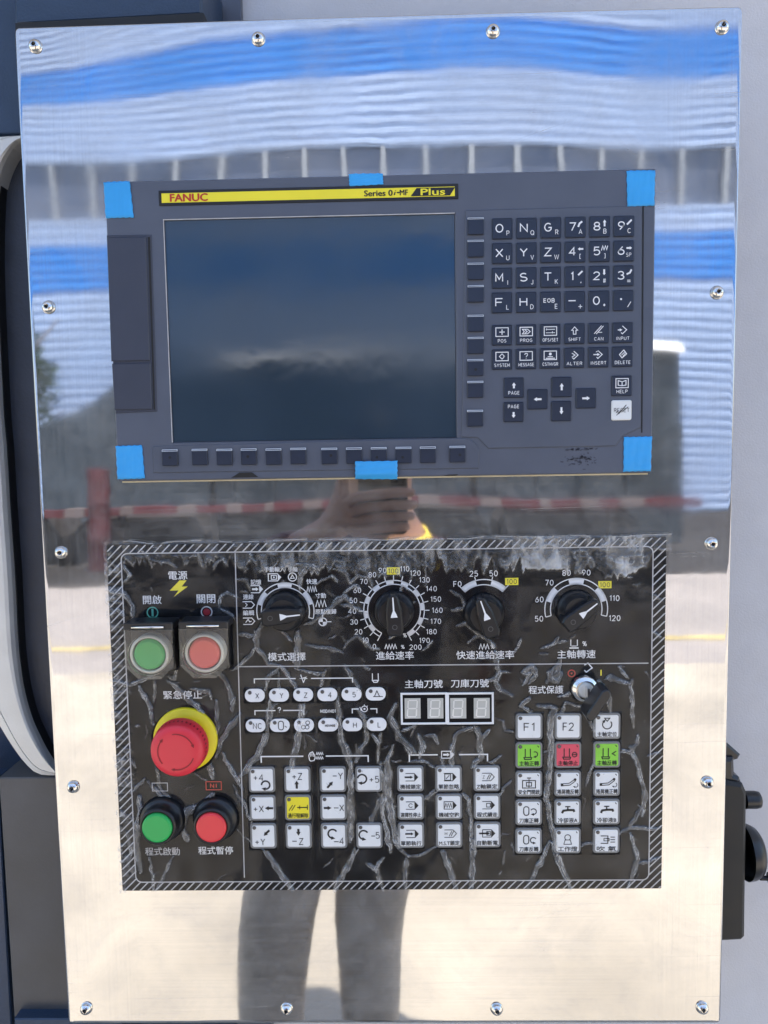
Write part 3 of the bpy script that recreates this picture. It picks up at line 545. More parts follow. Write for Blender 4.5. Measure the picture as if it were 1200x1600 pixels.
def fn_icon(fl, n):
    bx = [(-9.5, -11), (9.5, -11), (9.5, 2), (-9.5, 2)]
    if n in ('POS', 'PROG', 'OFS/SET', 'SYSTEM', 'MESSAGE', 'CSTM/GR', 'HELP'): fl.line(bx, 1.3, closed=True)
    if n == 'POS': fl.line([(-4, -4.5), (4, -4.5)], 1.5).line([(0, -8.5), (0, -0.5)], 1.5)
    elif n == 'PROG': fl.line([(-6, -8), (2, -8), (6, -4.5), (2, -1), (-6, -1), (-3, -4.5)], 1.2, closed=True).line([(-2, -7), (1.5, -4.5), (-2, -2)], 1.2)
    elif n == 'OFS/SET': fl.line([(-7, -7), (7, -7)], 1.1).line([(-6, -8.5), (-6, -5.5)], 1.1).line([(3, -4), (3, -1)], 1.1).line([(-7, -2), (7, -2)], 0.9)
    elif n == 'SYSTEM': fl.line([(-4, -4.5), (0, -8.5), (4, -4.5), (0, -0.5)], 1.2, closed=True).disc(3, -4.5, 1.2)
    elif n == 'MESSAGE': fl.text('?', 0, -4.5, 9, 5.5, 0.02)
    elif n == 'CSTM/GR': fl.disc(0, -6.5, 2.2).line([(-7, 0), (7, 0)], 1.4).line([(-4, -2.5), (4, -2.5)], 1.2)
    elif n == 'SHIFT': fl.line([(-2, 1), (-2, -5), (-4.5, -5), (0, -10), (4.5, -5), (2, -5), (2, 1)], 1.2, closed=True)
    elif n == 'CAN': fl.line([(-7, 1), (4, -11)], 1.2).line([(-4, 1.5), (7, -10.5)], 1.2).line([(-2, -1), (5, -1)], 1)
    elif n in ('INPUT', 'ALTER', 'INSERT', 'DELETE'):
        fl.line([(-1, -10), (5.5, -4), (-1, 2), (-3, 0)], 1.3) if n != 'DELETE' else fl.line([(-5, -3), (1.5, -10), (6, -4), (-1, 2)], 1.3, closed=True)
        if n in ('INPUT', 'INSERT'): fl.arrow(-8, -4, 2 if n == 'INSERT' else -1, -4, 1.6, 4.6, 4)
        if n == 'ALTER': fl.line([(-4, -7), (1, -4), (-4, -1)], 1.2)
        if n == 'INSERT': fl.line([(-4, -8), (0, -10)], 1)
        if n == 'DELETE': fl.line([(-2, -2), (3, -7)], 1).line([(0, 0), (4, -5)], 1)
for i, n in enumerate(FN):
    r, c = divmod(i, 6); A = (R4, R5)[r]; px = lerp(A[0][0], A[1][0], c / 5); py = lerp(A[0][1], A[1][1], c / 5)
    k = mdi_key(px, py, label='dark %s key' % n); fl = legend(k); fn_icon(fl, n); fl.text(n, 0, 8.8, 5.2, {'POS': 13, 'CAN': 14, 'PROG': 19, 'SHIFT': 19, 'INPUT': 20}.get(n, 24), 0.02); fl.build('legend', WHITEP, k)
for px, py, kind in ((802.5, 606, 'page up'), (802, 644, 'page down'), (839.5, 624, 'left'), (877, 605, 'up'), (876.5, 642.5, 'down'), (915, 622.5, 'right'), (971, 603, 'help'), (970.5, 641, 'reset')):
    k = mdi_key(px, py, kind == 'reset', 'white RESET key' if kind == 'reset' else 'dark %s key' % (kind + ' arrow' if kind in ('left', 'up', 'down', 'right') else kind)); fl = legend(k)
    if kind == 'page up': fl.arrow(0, 1, 0, -8, 3, 6.4, 4.4).text('PAGE', 0, 8, 5.6, 17.5, 0.02)
    elif kind == 'page down': fl.arrow(0, 0, 0, 9, 3, 6.4, 4.4).text('PAGE', 0, -8.5, 5.6, 17.5, 0.02)
    elif kind == 'left': fl.arrow(6, 0, -6, 0, 3, 6.4, 5)
    elif kind == 'right': fl.arrow(-6, 0, 6, 0, 3, 6.4, 5)
    elif kind == 'up': fl.arrow(0, 5, 0, -6, 3, 6.4, 5)
    elif kind == 'down': fl.arrow(0, -6, 0, 5, 3, 6.4, 5)
    elif kind == 'help':
        fl.line([(-9.5, -11), (9.5, -11), (9.5, 3), (-9.5, 3)], 1.3, closed=True).line([(0, -6), (-6, -8), (-6, -1), (0, 0), (6, -1), (6, -8)], 1.3, closed=True).line([(0, -6), (0, 0)], 1.3).text('HELP', 0, 8.8, 5.4, 17, 0.02)
    if kind == 'reset':
        fl.text('RESET', 0, 0, 6.5, 24, 0.01).line([(-5, 6), (7, -8)], 1.3).line([(-8, 8), (-1, 0)], 1.1).line([(1, 2), (10, -5)], 1.1).line([(-9, 4), (-5, 1)], 1); fl.build('legend', GREYP, k)
    else: fl.build('legend', WHITEP, k)
# soft keys: dark caps with a pale top edge
SKS = 24.5 * S1
skg = G(); skg.slab(rrect(0, 0, SKS, SKS, 0.0004, 1), 0.0, -0.0022, 0.0004)
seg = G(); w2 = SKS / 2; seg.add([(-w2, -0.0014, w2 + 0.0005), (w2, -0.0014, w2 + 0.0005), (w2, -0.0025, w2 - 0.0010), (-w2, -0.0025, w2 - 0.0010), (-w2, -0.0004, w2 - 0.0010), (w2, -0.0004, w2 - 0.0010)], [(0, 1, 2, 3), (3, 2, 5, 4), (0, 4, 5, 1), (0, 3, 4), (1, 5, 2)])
sk0 = se0 = None; random.seed(5)
for i, (px, py) in enumerate([(743, 354.5), (743, 389.5), (743, 425), (743, 460), (743, 506), (743, 540.5), (742.5, 575), (742.5, 609), (742, 654)] + [(266.5, 715.5), (313, 714.5), (351.5, 714.5), (389.5, 714), (428, 714), (466.5, 713), (515, 713), (553.5, 712.5), (592, 712), (630.5, 711.5), (668.5, 711), (714.5, 710)]):
    hb = KH if i < 9 else UH + 0.0008; p = q(px, py, hb)
    if sk0 is None: sk0 = skg.build('soft_key', KEYD); se0 = seg.build('pale_edge', KEYEDGE, sk0); o = sk0
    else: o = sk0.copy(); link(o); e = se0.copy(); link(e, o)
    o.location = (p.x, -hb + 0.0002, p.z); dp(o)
    if random.random() < 0.3 and i not in (11,):
        fl = Flat((0, -0.0022, 0), S1, layer=0.0002); fl.disc(random.uniform(-3, 4), random.uniform(-2, 3), 2.2); fl.build('worn_spot', HOLE, o)

# ------------------------------------------------------------------ blue tape strips
def tape(pts, label, up=0.0):
    g = G(); c = [Vector(qq(x, y, UH + 0.0002 + up)) for x, y in pts]; n = 14; top = []; V = []; F = []
    for j in range(n + 1):
        for i in range(n + 1):
            u, v = i / n, j / n; p = c[0] * (1 - u) * (1 - v) + c[1] * u * (1 - v) + c[2] * u * v + c[3] * (1 - u) * v
            e = 0.00014 * math.sin(21 * u + 3 * v + pts[0][0]) + 0.00012 * math.sin(17 * v + 5 * u) + 0.0006 * max(0, u + v - 1.55 if pts[0][0] % 2 else u - v - 0.6) ; out = not (ux0 < p.x < ux1 and uz0 < p.y < uz1)
            jt = 0.00022 * (math.sin(23 * v + pts[0][0]) if i in (0, n) else math.sin(29 * u + pts[0][1]) if j in (0, n) else 0)
            V.append((p.x + (jt if i in (0, n) else 0), -UH - 0.0007 - e - up * min(1, (1 - v) * 3.5), p.y + (jt if j in (0, n) else 0)))
    for j in range(n):
        for i in range(n): F.append((j * (n + 1) + i, j * (n + 1) + i + 1, (j + 1) * (n + 1) + i + 1, (j + 1) * (n + 1) + i))
    b = [i for i in range(n + 1)] + [j * (n + 1) + n for j in range(1, n + 1)] + [n * (n + 1) + i for i in range(n - 1, -1, -1)] + [j * (n + 1) for j in range(n - 1, 0, -1)]
    B0 = len(V); V += [(V[i][0], V[i][1] + 0.0005, V[i][2]) for i in b]; m = len(b)
    F += [(b[i], b[(i + 1) % m], B0 + (i + 1) % m, B0 + i) for i in range(m)]
    g.add(V, F, 0, True); o = g.build('masking_tape', TAPE); tag(o, label, 'tape', 'blue tape pieces round the display unit'); return o
tape([(162, 285), (203, 283), (209, 340), (165.5, 341)], 'blue tape piece on the top left corner of the display unit, beside the brand strip')
tape([(545, 272), (598, 271), (599, 288.5), (546, 291)], 'small blue tape strip above the yellow brand strip')
tape([(979, 267), (1023.5, 266), (1022, 321.5), (980, 323)], 'blue tape piece on the top right corner, above the 9 key')
tape([(181, 697), (222, 695.5), (226.5, 747.5), (184, 749)], 'blue tape piece on the bottom left corner, beside the row of soft keys')
tape([(555, 721), (621, 720), (621, 749), (555, 749)], 'wide blue tape strip at the bottom edge under the soft keys', 0.0034)
tape([(974.5, 683), (1018.5, 682), (1016.5, 736), (974, 737)], 'blue tape piece on the bottom right corner, under the white RESET key')

# ------------------------------------------------------------------ operator panel
OH = 0.0022
ox0, oz1 = qq(165.5, 851, OH); ox1, oz0 = qq(1033.5, 1388.5, OH)
op = empty('operator_panel', ((ox0 + ox1) / 2, 0, (oz0 + oz1) / 2)); tag(op, 'black operator panel of white keys and dials below the display unit', 'control panel')
OPI = Matrix.Translation(-Vector(op.location))
def pp(o, label=None):
    o.parent = op; o.matrix_parent_inverse = OPI
    if label: o['label'] = label
    return o
g = G(); g.slab(rrect((ox0 + ox1) / 2, (oz0 + oz1) / 2, ox1 - ox0, oz1 - oz0, 0.001, 2), -0.0003, -OH, 0.0003); pp(g.build('overlay_board', BOARD))
ix0, iz1 = qq(189, 865, OH); ix1, iz0 = qq(1013.5, 1374.5, OH)
IN = rrect((ix0 + ix1) / 2, (iz0 + iz1) / 2, ix1 - ix0, iz1 - iz0, 0.005, 5)
def F(px, py, s=S0, layer=0.00025, h=OH): return Flat(q(px, py, h), s, layer=layer)
# hatching between the board edge and the inner outline
fl = Flat((0, -OH, 0), 1.0, layer=0.0002); per = 0.00625; wd = 0.00095
def inside(x, z):
    dx = max(ix0 + 0.005 - x, x - ix1 + 0.005, 0); dz = max(iz0 + 0.005 - z, z - iz1 + 0.005, 0)
    return ix0 < x < ix1 and iz0 < z < iz1 and math.hypot(dx, dz) < 0.005
c = ox0 - (oz1 - oz0)
while c < ox1:
    run = None; N_ = 700
    for k in range(N_ + 1):
        z = oz0 + 0.0006 + (oz1 - oz0 - 0.0012) * k / N_; x = c + (z - oz0)
        ok = k < N_ and ox0 + 0.0007 < x < ox1 - 0.0007 and not inside(x, z)
        if ok and run is None: run = (x, z)
        elif not ok and run is not None:
            if z - run[1] > 0.0012:
                d = wd * 0.7; fl.poly([(run[0] - d, -run[1]), (run[0] + d, -run[1]), (x + d, -z), (x - d, -z)])
            run = None
    c += per
pp(fl.build('hatched_border', GREYPR))
fl = Flat((0, -OH, 0), 1.0, layer=0.0003); fl.line([(x, -z) for x, z in IN], 0.0009, closed=True)
def ln(a, b, w=0.0008): A = qq(*a, OH); B_ = qq(*b, OH); fl.line([(A[0], -A[1]), (B_[0], -B_[1])], w)
ln((367.5, 864), (382, 1371)); ln((372.5, 1041.5), (1013, 1036)); pp(fl.build('outline', GREYPR))
# printed words
def word(s, px, py, h, w, mat_=WHITEP, bold=0.02): pp(F(px, py).text(s, 0, 0, h, w, bold).build('lettering', mat_), 'printed words ' + s)
word('電源', 278, 899, 13, 29); word('開啟', 238, 937, 13.5, 28.5); word('關閉', 322, 935.5, 13.5, 28.5); word('緊急停止', 285.5, 1085.5, 13, 60)
word('程式啟動', 254, 1330, 13, 55, GREYPR); word('程式暫停', 337, 1328.5, 13, 55); word('模式選擇', 448, 1026, 13, 58); word('進給速率', 617, 1024, 13, 58)
word('快速進給速率', 758, 1023, 13, 88); word('主軸轉速', 900.5, 1022, 13, 58); word('主軸刀號', 662, 1068.5, 13, 58); word('刀庫刀號', 734, 1067.5, 13, 58); word('程式保護', 853, 1077.5, 12.5, 53)
fl = F(279, 920); fl.poly([(2, -13), (13, -13), (5, -3.5), (14.5, -3.5), (-8, 12.5), (-5.5, 10), (0, 2.5), (-13.5, 2.5)]); pp(fl.build('lightning_mark', YELLOWP), 'yellow lightning bolt mark')
fl = F(238.5, 957); fl.ring(0, 0, 8.2, 1.8).line([(0, -6), (0, 6)], 3.2); pp(fl.build('power_on_mark', GREENP))
fl = F(323, 956); fl.ring(0, 0, 8.2, 1.8).disc(0, 0, 5.5, 1); pp(fl.build('power_off_mark', [GREYPR, REDD]))
for px, py, m in ((250, 1229.5, GREYPR), (334, 1227.5, REDP)):
    fl = F(px, py); fl.line([(-12, -6.5), (12, -6.5), (12, 6.5), (-12, 6.5)], 1.2, closed=True)
    if m is REDP: fl.line([(-5, 3), (-5, -3), (0, 3), (0, -3)], 1.4).line([(4, -3), (4, 3)], 1.4)
    pp(fl.build('frame_mark', m))
fl = F(893, 1052); fl.ring(0, 0, 5.2, 1.8).disc(0, 0, 1.4); pp(fl.build('lock_off_mark', REDP))
fl = F(917, 1045); fl.line([(-4, -6), (1.5, -9), (8, -1.5), (-1, 5), (-4, 2)], 1.8); pp(fl.build('key_mark', WHITEP))
fl = F(939, 1051); fl.line([(0, -4.5), (0, 4.5)], 2); pp(fl.build('lock_on_mark', YELLOWP))
# dial scales (ring of alternate white and outlined bands)
def dial(px, py, ro, ri, a0, a1, n, first_white=True, name='dial_scale'):
    fl = F(px, py)
    fl.ring(0, 0, ro, 1.5, 0, a0, a1, 60); fl.ring(0, 0, ri, 1.5, 0, a0, a1, 60)
    for k in range(n):
        b0, b1 = a0 + (a1 - a0) * k / n, a0 + (a1 - a0) * (k + 1) / n
        if (k % 2 == 0) == first_white: fl.ring(0, 0, (ro + ri) / 2, ro - ri, 0, b0, b1, 6)
    for a in (a0, a1): t = rad(a); fl.line([(ri * math.cos(t), ri * math.sin(t)), (ro * math.cos(t), ro * math.sin(t))], 1.5)
    return fl
def at(a, r): return r * math.cos(rad(a)), r * math.sin(rad(a))
fl = dial(446, 955, 44, 37, 164, 376, 7, False)
pp(fl.build('dial_scale', WHITEP), 'mode dial half ring')
for s, px, py, w in (('手動輸入', 429, 889.5, 31), ('手輪', 457.5, 889.5, 15), ('記憶', 400, 909.5, 16), ('連線', 388, 932.5, 16), ('編輯', 388.5, 957.5, 17), ('快速', 487, 908.5, 16), ('寸動', 501, 930.5, 16), ('原點復歸', 509, 955.5, 32)):
    pp(F(px, py).text(s, 0, 0, 8, w, 0.03).build('lettering', WHITEP), 'printed words ' + s)
def ticket(fl, x, y, w, h, fill=False, lw=1.4, m=0):
    p = [(x - w / 2, y - h / 2), (x + w / 2 - h * .45, y - h / 2), (x + w / 2, y), (x + w / 2 - h * .45, y + h / 2), (x - w / 2, y + h / 2)]
    fl.line(p, lw, m, closed=fill); return fl
def squig(fl, x, y, n, w, h, lw=1.5, m=0): return fl.line([(x - w / 2 + w * i / (2 * n), y + (h / 2 if i % 2 == 0 else -h / 2)) for i in range(2 * n + 1)], lw, m)
fl = F(429, 902); ticket(fl, 0, 0, 19, 11, True); fl.line([(-5, -3), (3, -3), (3, 3), (-5, 3)], 1.2, closed=True).poly([(5, -4), (9, 0), (5, 4)]).disc(-1, 0, 1.3); pp(fl.build('mode_icon', WHITEP))
fl = F(457, 901.5); fl.ring(0, 0, 6.3, 1.5).line([(0, -3), (3, 2), (-3, 2)], 1.2, closed=True); pp(fl.build('mode_icon', WHITEP))
fl = F(401, 920.5); ticket(fl, 0, 0, 18, 11); fl.arrow(-7, 0, 3, 0, 3, 6, 4).poly([(4, -4), (8.5, 0), (4, 4)]); pp(fl.build('mode_icon', WHITEP))
fl = F(388.5, 945); ticket(fl, 0, 0, 18, 10); fl.line([(-5, -3), (-2, 0), (-5, 3)], 1.1); pp(fl.build('mode_icon', WHITEP))
fl = F(389, 970.5); ticket(fl, 0, 0, 18, 10); fl.line([(-5, 2), (-1, -3), (1, 1), (4, 0)], 1.3); pp(fl.build('mode_icon', WHITEP))
fl = F(487, 920.5); squig(fl, 0, 0, 4, 15, 8); pp(fl.build('mode_icon', WHITEP))
fl = F(501.5, 943); squig(fl, 0, 0, 3, 16, 10); pp(fl.build('mode_icon', WHITEP))
fl = F(504.5, 971.5); fl.ring(0, 0, 6, 1.5).poly([(0, 0)] + [at(a, 6) for a in (180, 210, 240, 270)]).poly([(0, 0)] + [at(a, 6) for a in (0, 30, 60, 90)]).line([(0, -12), (0, -6)], 1.2).line([(6, 0), (13, 0)], 1.2); pp(fl.build('mode_icon', WHITEP))
# feed override
A0, A1 = 119, 421
fl = dial(615.7, 953.5, 46.3, 40.3, A0, A1, 20, False)
for k in range(21):
    a = A0 + (A1 - A0) * k / 20; fl.line([at(a, 46), at(a, 54)], 1.3)
    if k != 10: x, y = at(a, 66 if k > 10 else 64); fl.text(str(10 * k), x, y, 8.3, None, 0.012)
pp(fl.build('dial_scale', WHITEP), 'feed rate dial ring marked 0 to 200'); fl = F(615.7, 953.5); fl.text('%', 16, 39, 7, None, 0.02); squig(fl, -6, 56.5, 4, 18, 7, 1.4); fl.text('%', 12.5, 57, 6.5, None, 0.02)
pp(fl.build('unit_mark', WHITEP))
def hundred(px, py, w=20, h=11):
    fl = F(px, py); fl.poly([(-w / 2, -h / 2), (w / 2, -h / 2), (w / 2, h / 2), (-w / 2, h / 2)]); o = pp(fl.build('yellow_patch', YELLOWP), 'yellow patch reading 100')
    F(px, py, layer=0.0004).text('100', 0, 0, 7.6, 15.5, 0.012).build('lettering', BLACKP).parent = o
    o.children[0].matrix_parent_inverse = Matrix.Identity(4); o.children[0].location = (0, 0, 0)
    return o
hundred(614.5, 892); hundred(799.5, 908.5); hundred(945, 913.5)
# rapid override
fl = dial(756, 956, 50, 42, 227.5, 312.5, 3, True)
for a, s in ((227.5, 'F0'), (255.8, '25'), (284.2, '50')): x, y = at(a, 61 if s != 'F0' else 59); fl.text(s, x, y, 9, None, 0.014)
for a in (227.5, 255.8, 284.2, 312.5): fl.line([at(a, 49), at(a, 56)], 1.3)
pp(fl.build('dial_scale', WHITEP), 'rapid rate dial arc marked F0 25 50 100'); fl = F(756, 956); squig(fl, 0, 54, 3, 15, 8, 1.4); fl.text('%', 13, 54, 7, None, 0.02); pp(fl.build('unit_mark', WHITEP))
fl = dial(900.2, 951.8, 47.5, 39, 166, 374, 7, False)
for k, s in enumerate((50, 60, 70, 80, 90, 100, 110, 120)):
    if s != 100: a = 166 + 208 * k / 7; x, y = at(a, 58 if s < 110 else 60); fl.text(str(s), x, y, 9, None, 0.014)
pp(fl.build('dial_scale', WHITEP), 'spindle speed dial arc marked 50 to 120'); fl = F(900.2, 951.8)
fl.line([(-8, 47), (-8, 57)], 1.5).line([(2, 47), (2, 57)], 1.5).line([(-10, 60), (4, 60)], 2).line([(-7, 57), (1, 57)], 1.2).text('%', 13, 53.5, 8, None, 0.02)
pp(fl.build('unit_mark', WHITEP))
# brackets
def bracket(px, py, w, gap, drop, lw=1.6):
    fl = F(px, py); fl.line([(-w / 2, drop), (-w / 2, 0), (-gap / 2, 0)], lw).line([(gap / 2, 0), (w / 2, 0), (w / 2, drop)], lw); return fl
fl = bracket(474, 1060, 152, 24, 7); fl.line([(-4, -6), (0, 6), (4, -2), (-5, 0), (6, 0)], 1.4); pp(fl.build('group_bracket', WHITEP))
fl = F(587, 1060); fl.line([(-5, -8), (-5, 2)], 1.3).line([(4, -8), (4, 2)], 1.3).line([(-5, 3), (-3, 6), (2, 6), (4, 3)], 1.6, closed=True); pp(fl.build('spindle_mark', WHITEP))
fl = bracket(436.5, 1110, 76, 12, 7); fl.text('?', 0, -1, 9, None, 0.03); pp(fl.build('group_bracket', WHITEP))
pp(F(512.5, 1111).text('MOD/MO1', 0, 0, 5.5, 24, 0.03).build('lettering', WHITEP))
fl = bracket(569.5, 1107.5, 38, 18, 7); fl.ring(0, 0, 4.5, 1.3).line([(-7, -3), (-5, 3)], 1.2).line([(0, -7), (0, -4.5)], 1).line([(5, -5), (3, -3)], 1).disc(0, 0, 1.6); pp(fl.build('group_bracket', WHITEP))
fl = bracket(491.5, 1181.3, 167, 35, 10, 2); fl.line([(-8, 6), (-9, -1), (-7, -5), (-3, -7), (0, -2), (1, 3), (-1, 7), (-6, 8)], 1.4, closed=True).line([(-6, -4), (-6, 1)], 1).line([(-4, -5), (-4, 0)], 1).line([(-2, -4), (-2, 1)], 1); squig(fl, 8, -4, 4, 11, 4, 1.2); squig(fl, 8, 3, 4, 11, 4, 1.2); pp(fl.build('group_bracket', WHITEP))
fl = bracket(700.5, 1179, 121, 33, 11, 2); ticket(fl, -1, 0, 19, 11, True); fl.arrow(-8, 0, 2, 0, 3, 6, 4).poly([(3, -5), (8.5, 0), (3, 5)]); pp(fl.build('group_bracket', WHITEP))
# keys of the operator panel
def op_key(px, py, face, label, w=41.5, proto={}):
    k = face.name
    if k not in proto:
        g = G(); W_ = w * S0; g.slab(rrect(0, 0, W_, W_, 0.0026, 4), 0.0, -0.0010, 0.0005); g.slab(rrect(0, 0, W_ - 0.0033, W_ - 0.0033, 0.0016, 4), -0.0008, -0.0013, 0.00025, m=1); proto[k] = g.build('key', [KEYF, face]); o = proto[k]
    else: o = proto[k].copy(); link(o)
    p = q(px, py, OH); o.location = (p.x, -OH + 0.0001, p.z); pp(o, label)
    return o
def lamp(o, x=-13.5, y=-14, proto=[]):
    if not proto:
        g = G(); g.lathe((0, 0, 0), [(0.0015, 0), (0.0015, 0.0003), (0.0012, 0.0005)], 12); l = g.build('indicator_lamp', LAMP, o); proto.append(l)
    else: l = proto[0].copy(); link(l, o)
    l.location = (x * S0, -0.0013, -y * S0); return l
def KL(): return Flat((0, -0.0013, 0), S0, layer=0.0002)
def grid(c00, c01, c10, c11, r, c): # corner centres -> bilinear
    return (lerp(lerp(c00[0], c01[0], c), lerp(c10[0], c11[0], c), r), lerp(lerp(c00[1], c01[1], c), lerp(c10[1], c11[1], c), r))
JOG = [('+4', 0, 0), ('+Z', 0, 1), ('-Y', 0, 2), ('+5', 0, 3), ('+X', 1, 0), ('OT', 1, 1), ('-X', 1, 2), ('+Y', 2, 0), ('-Z', 2, 1), ('-4', 2, 2), ('-5', 2, 3)]
for n, r, c in JOG:
    px, py = grid((409.3, 1217.8), (575.8, 1216.8), (411.6, 1305.6), (577.2, 1305), r / 2, c / 3)
    k = op_key(px, py, KEYY if n == 'OT' else KEYW, 'yellow overtravel release key' if n == 'OT' else 'white jog key marked ' + n); lamp(k); fl = KL()
    T = lambda s, x, y: fl.text(s, x, y, 11, None, 0.008)
    if n == '+4': T('+4', -5, -4); fl.turn(6, 8, 6.5, -180, 100)
    elif n == '+Z': T('+Z', 0, -5.5); fl.arrow(-1, 14, -1, 1, 3.4, 7, 6)
    elif n == '-Y': fl.line([(0, -6), (6, -6)], 1.3); T('Y', 12, -6); fl.arrow(-9, 13, 0, 3, 3.4, 7, 6)
    elif n == '+5': T('+5', 9, 0); fl.turn(-10, -1, 7, -170, 100)
    elif n == '+X': T('+X', -6, 1); fl.arrow(17, 0, 4, 0, 3.4, 7, 6)
    elif n == '-X': T('X', 13, 0); fl.line([(1, 0), (8, 0)], 1.3).arrow(-15, 0, -3, 0, 3.4, 7, 6)
    elif n == '+Y': T('+Y', -5, 9); fl.arrow(10, -10, 1, -1, 3.4, 7, 6)
    elif n == '-Z': T('Z', 4, 8.5); fl.line([(-10, 8), (-3, 8)], 1.3).arrow(0, -12, 0, -1, 3.4, 7, 6)
    elif n == '-4': T('4', 12, 8); fl.line([(0, 9), (7, 9)], 1.3).turn(-2, -4, 7, -30, -260)
    elif n == '-5': T('5', 13, -1); fl.line([(3, 0), (9, 0)], 1.3).turn(-9, -2, 7, -30, -260)
    elif n == 'OT':
        fl.line([(-14, 4), (-8, -5)], 1.2).line([(-10, 4), (-4, -5)], 1.2).line([(-1, -1), (15, -1)], 1.6).line([(15, -5), (15, 3)], 1.2).line([(3, -4), (3, 2)], 1.2).text('過行程解除', 0, 12, 7.5, 32, 0.03)
    fl.build('legend', BLACKP, k)
PRG = ['機械鎖定', '單節忽略', 'Z軸鎖定', '選擇性停止', '機械空跑', '程式續走', '單節執行', 'M.S.T鎖定', '自動斷電']
for i, n in enumerate(PRG):
    r, c = divmod(i, 3); px, py = grid((641.2, 1216.2), (760.5, 1215.8), (642.2, 1304.5), (761.3, 1303.7), r / 2, c / 2)
    k = op_key(px, py, KEYW, 'white program key reading ' + n); lamp(k); fl = KL(); ticket(fl, 2, -3, 19, 12, i in (4, 8), 1.1)
    if i in (0, 3, 4, 5, 6, 8, 1): fl.poly([(6, -9), (12, -3), (6, 3)])
    if i in (0, 6, 8): fl.arrow(-9 if i < 8 else -13, -3, 4, -3, 2.6, 5, 4)
    if i == 1: fl.line([(-6, -8), (3, -8), (3, 2), (-6, 2)], 1.2, closed=True).line([(-4, 0), (1, -6)], 1.1)
    if i in (2, 7): fl.line([(0, 1), (4, -7)], 1.1).line([(3, 1), (7, -7)], 1.1).text('Z' if i == 2 else 'M', -5, -3, 5, None, 0.01)
    if i == 3: fl.ring(0, -3, 3, 1, 0, 30, 330)
    if i == 4: squig(fl, -1, -3, 3, 11, 7, 1.2)
    if i in (5, 8): fl.line([(-1, -6), (5, -6), (5, 0), (-1, 0)], 1.1, closed=True)
    fl.text(n, 0, 12.3, 7.6, 32, 0.03); fl.build('legend', BLACKP, k)
FUN = [('F1', KEYW), ('F2', KEYW), ('主軸定位', KEYW), ('主軸正轉', KEYG), ('主軸停止', KEYR), ('主軸反轉', KEYG), ('安全門開啟', KEYW), ('捲屑機反轉', KEYW), ('捲屑機正轉', KEYW),
       ('刀庫正轉', KEYW), ('冷卻液A', KEYW), ('冷卻液B', KEYW), ('刀庫反轉', KEYW), ('工作燈', KEYW), ('吹 氣', KEYW)]
for i, (n, m) in enumerate(FUN):
    r, c = divmod(i, 3); px, py = grid((826.5, 1135), (948, 1134), (825.8, 1313.5), (947, 1312.5), r / 4, c / 2)
    k = op_key(px, py, m, {KEYG: 'green spindle key reading ', KEYR: 'red spindle stop key reading '}.get(m, 'white function key reading ') + n); lamp(k); fl = KL()
    if i < 2: fl.text(n, 0, 0, 13, 17, 0.008)
    else:
        if i == 2: fl.turn(0, -3, 7, -40, 220, 1.6, hd=5).line([(-4, -13), (0, -8), (4, -13)], 1.3, closed=True)
        elif i in (3, 4, 5):
            fl.line([(-6, -11), (-6, 2)], 1.5).line([(2, -11), (2, 2)], 1.5).line([(-8, 3), (4, 3), (3, 6), (-7, 6)], 1.6, closed=True)
            if i == 3: fl.turn(9, -2, 4, -120, 80, 1.5, hd=4)
            elif i == 4: fl.ring(10, -1, 3.6, 1.4).line([(7, -1), (13, -1)], 1.2)
            else: fl.line([(14, -6), (8, -2), (13, 1)], 1.4)
        elif i == 6: fl.line([(-10, -6), (10, -6), (10, 6), (-10, 6)], 1.4, closed=True).line([(-4, -3), (4, -3), (4, 3), (-4, 3)], 1.3, closed=True).line([(0, -9), (0, 6)], 1.2).line([(-3, -10), (3, -10)], 1.6)
        elif i in (7, 8): fl.line([(-11, 0), (2, -1), (10, -7)], 1.2).line([(-11, 3), (3, 2), (12, -5)], 1.2).disc(-9, 1.5, 2).disc(11, -7, 2).turn(12, 2, 3.4, -60, 120, 1, hd=3)
        elif i in (9, 12): fl.line(rrect(-4, -3, 8, 14, 3.6, 3), 1.5, closed=True); fl.turn(7, -2, 4.5, -150, 90, 1.5, hd=4.5) if i == 9 else fl.turn(7, -2, 4.5, -30, -270, 1.5, hd=4.5)
        elif i in (10, 11): fl.line([(-9, 1), (-7, -3), (0, -4), (9, -4), (10, -1)], 3.4).line([(0, -4), (0, -9)], 2).line([(-4, -9.5), (4, -9.5)], 1.8)
        elif i == 13: fl.ring(0, -6, 4.5, 1.2, 0, 120, 420).line([(-4, -2), (-6, 5), (6, 5), (4, -2)], 1.1, closed=True)
        elif i == 14: fl.line([(-9, -8), (2, -8), (2, 4), (-9, 4)], 1.3).line([(-4, -4), (4, -4), (4, 0), (-4, 0)], 1.1, closed=True).line([(6, -6), (13, -6)], 1.2).line([(6, -2), (13, -2)], 1.2).line([(6, 2), (13, 2)], 1.2)
        fl.text(n, 0, 12.5, 7.8, 30 if len(n) < 5 else 33, 0.03)
        if i not in (2, 14): fl.line([(13, -15.5), (15, -13)], 1.2)
    fl.build('legend', BLACKP, k)
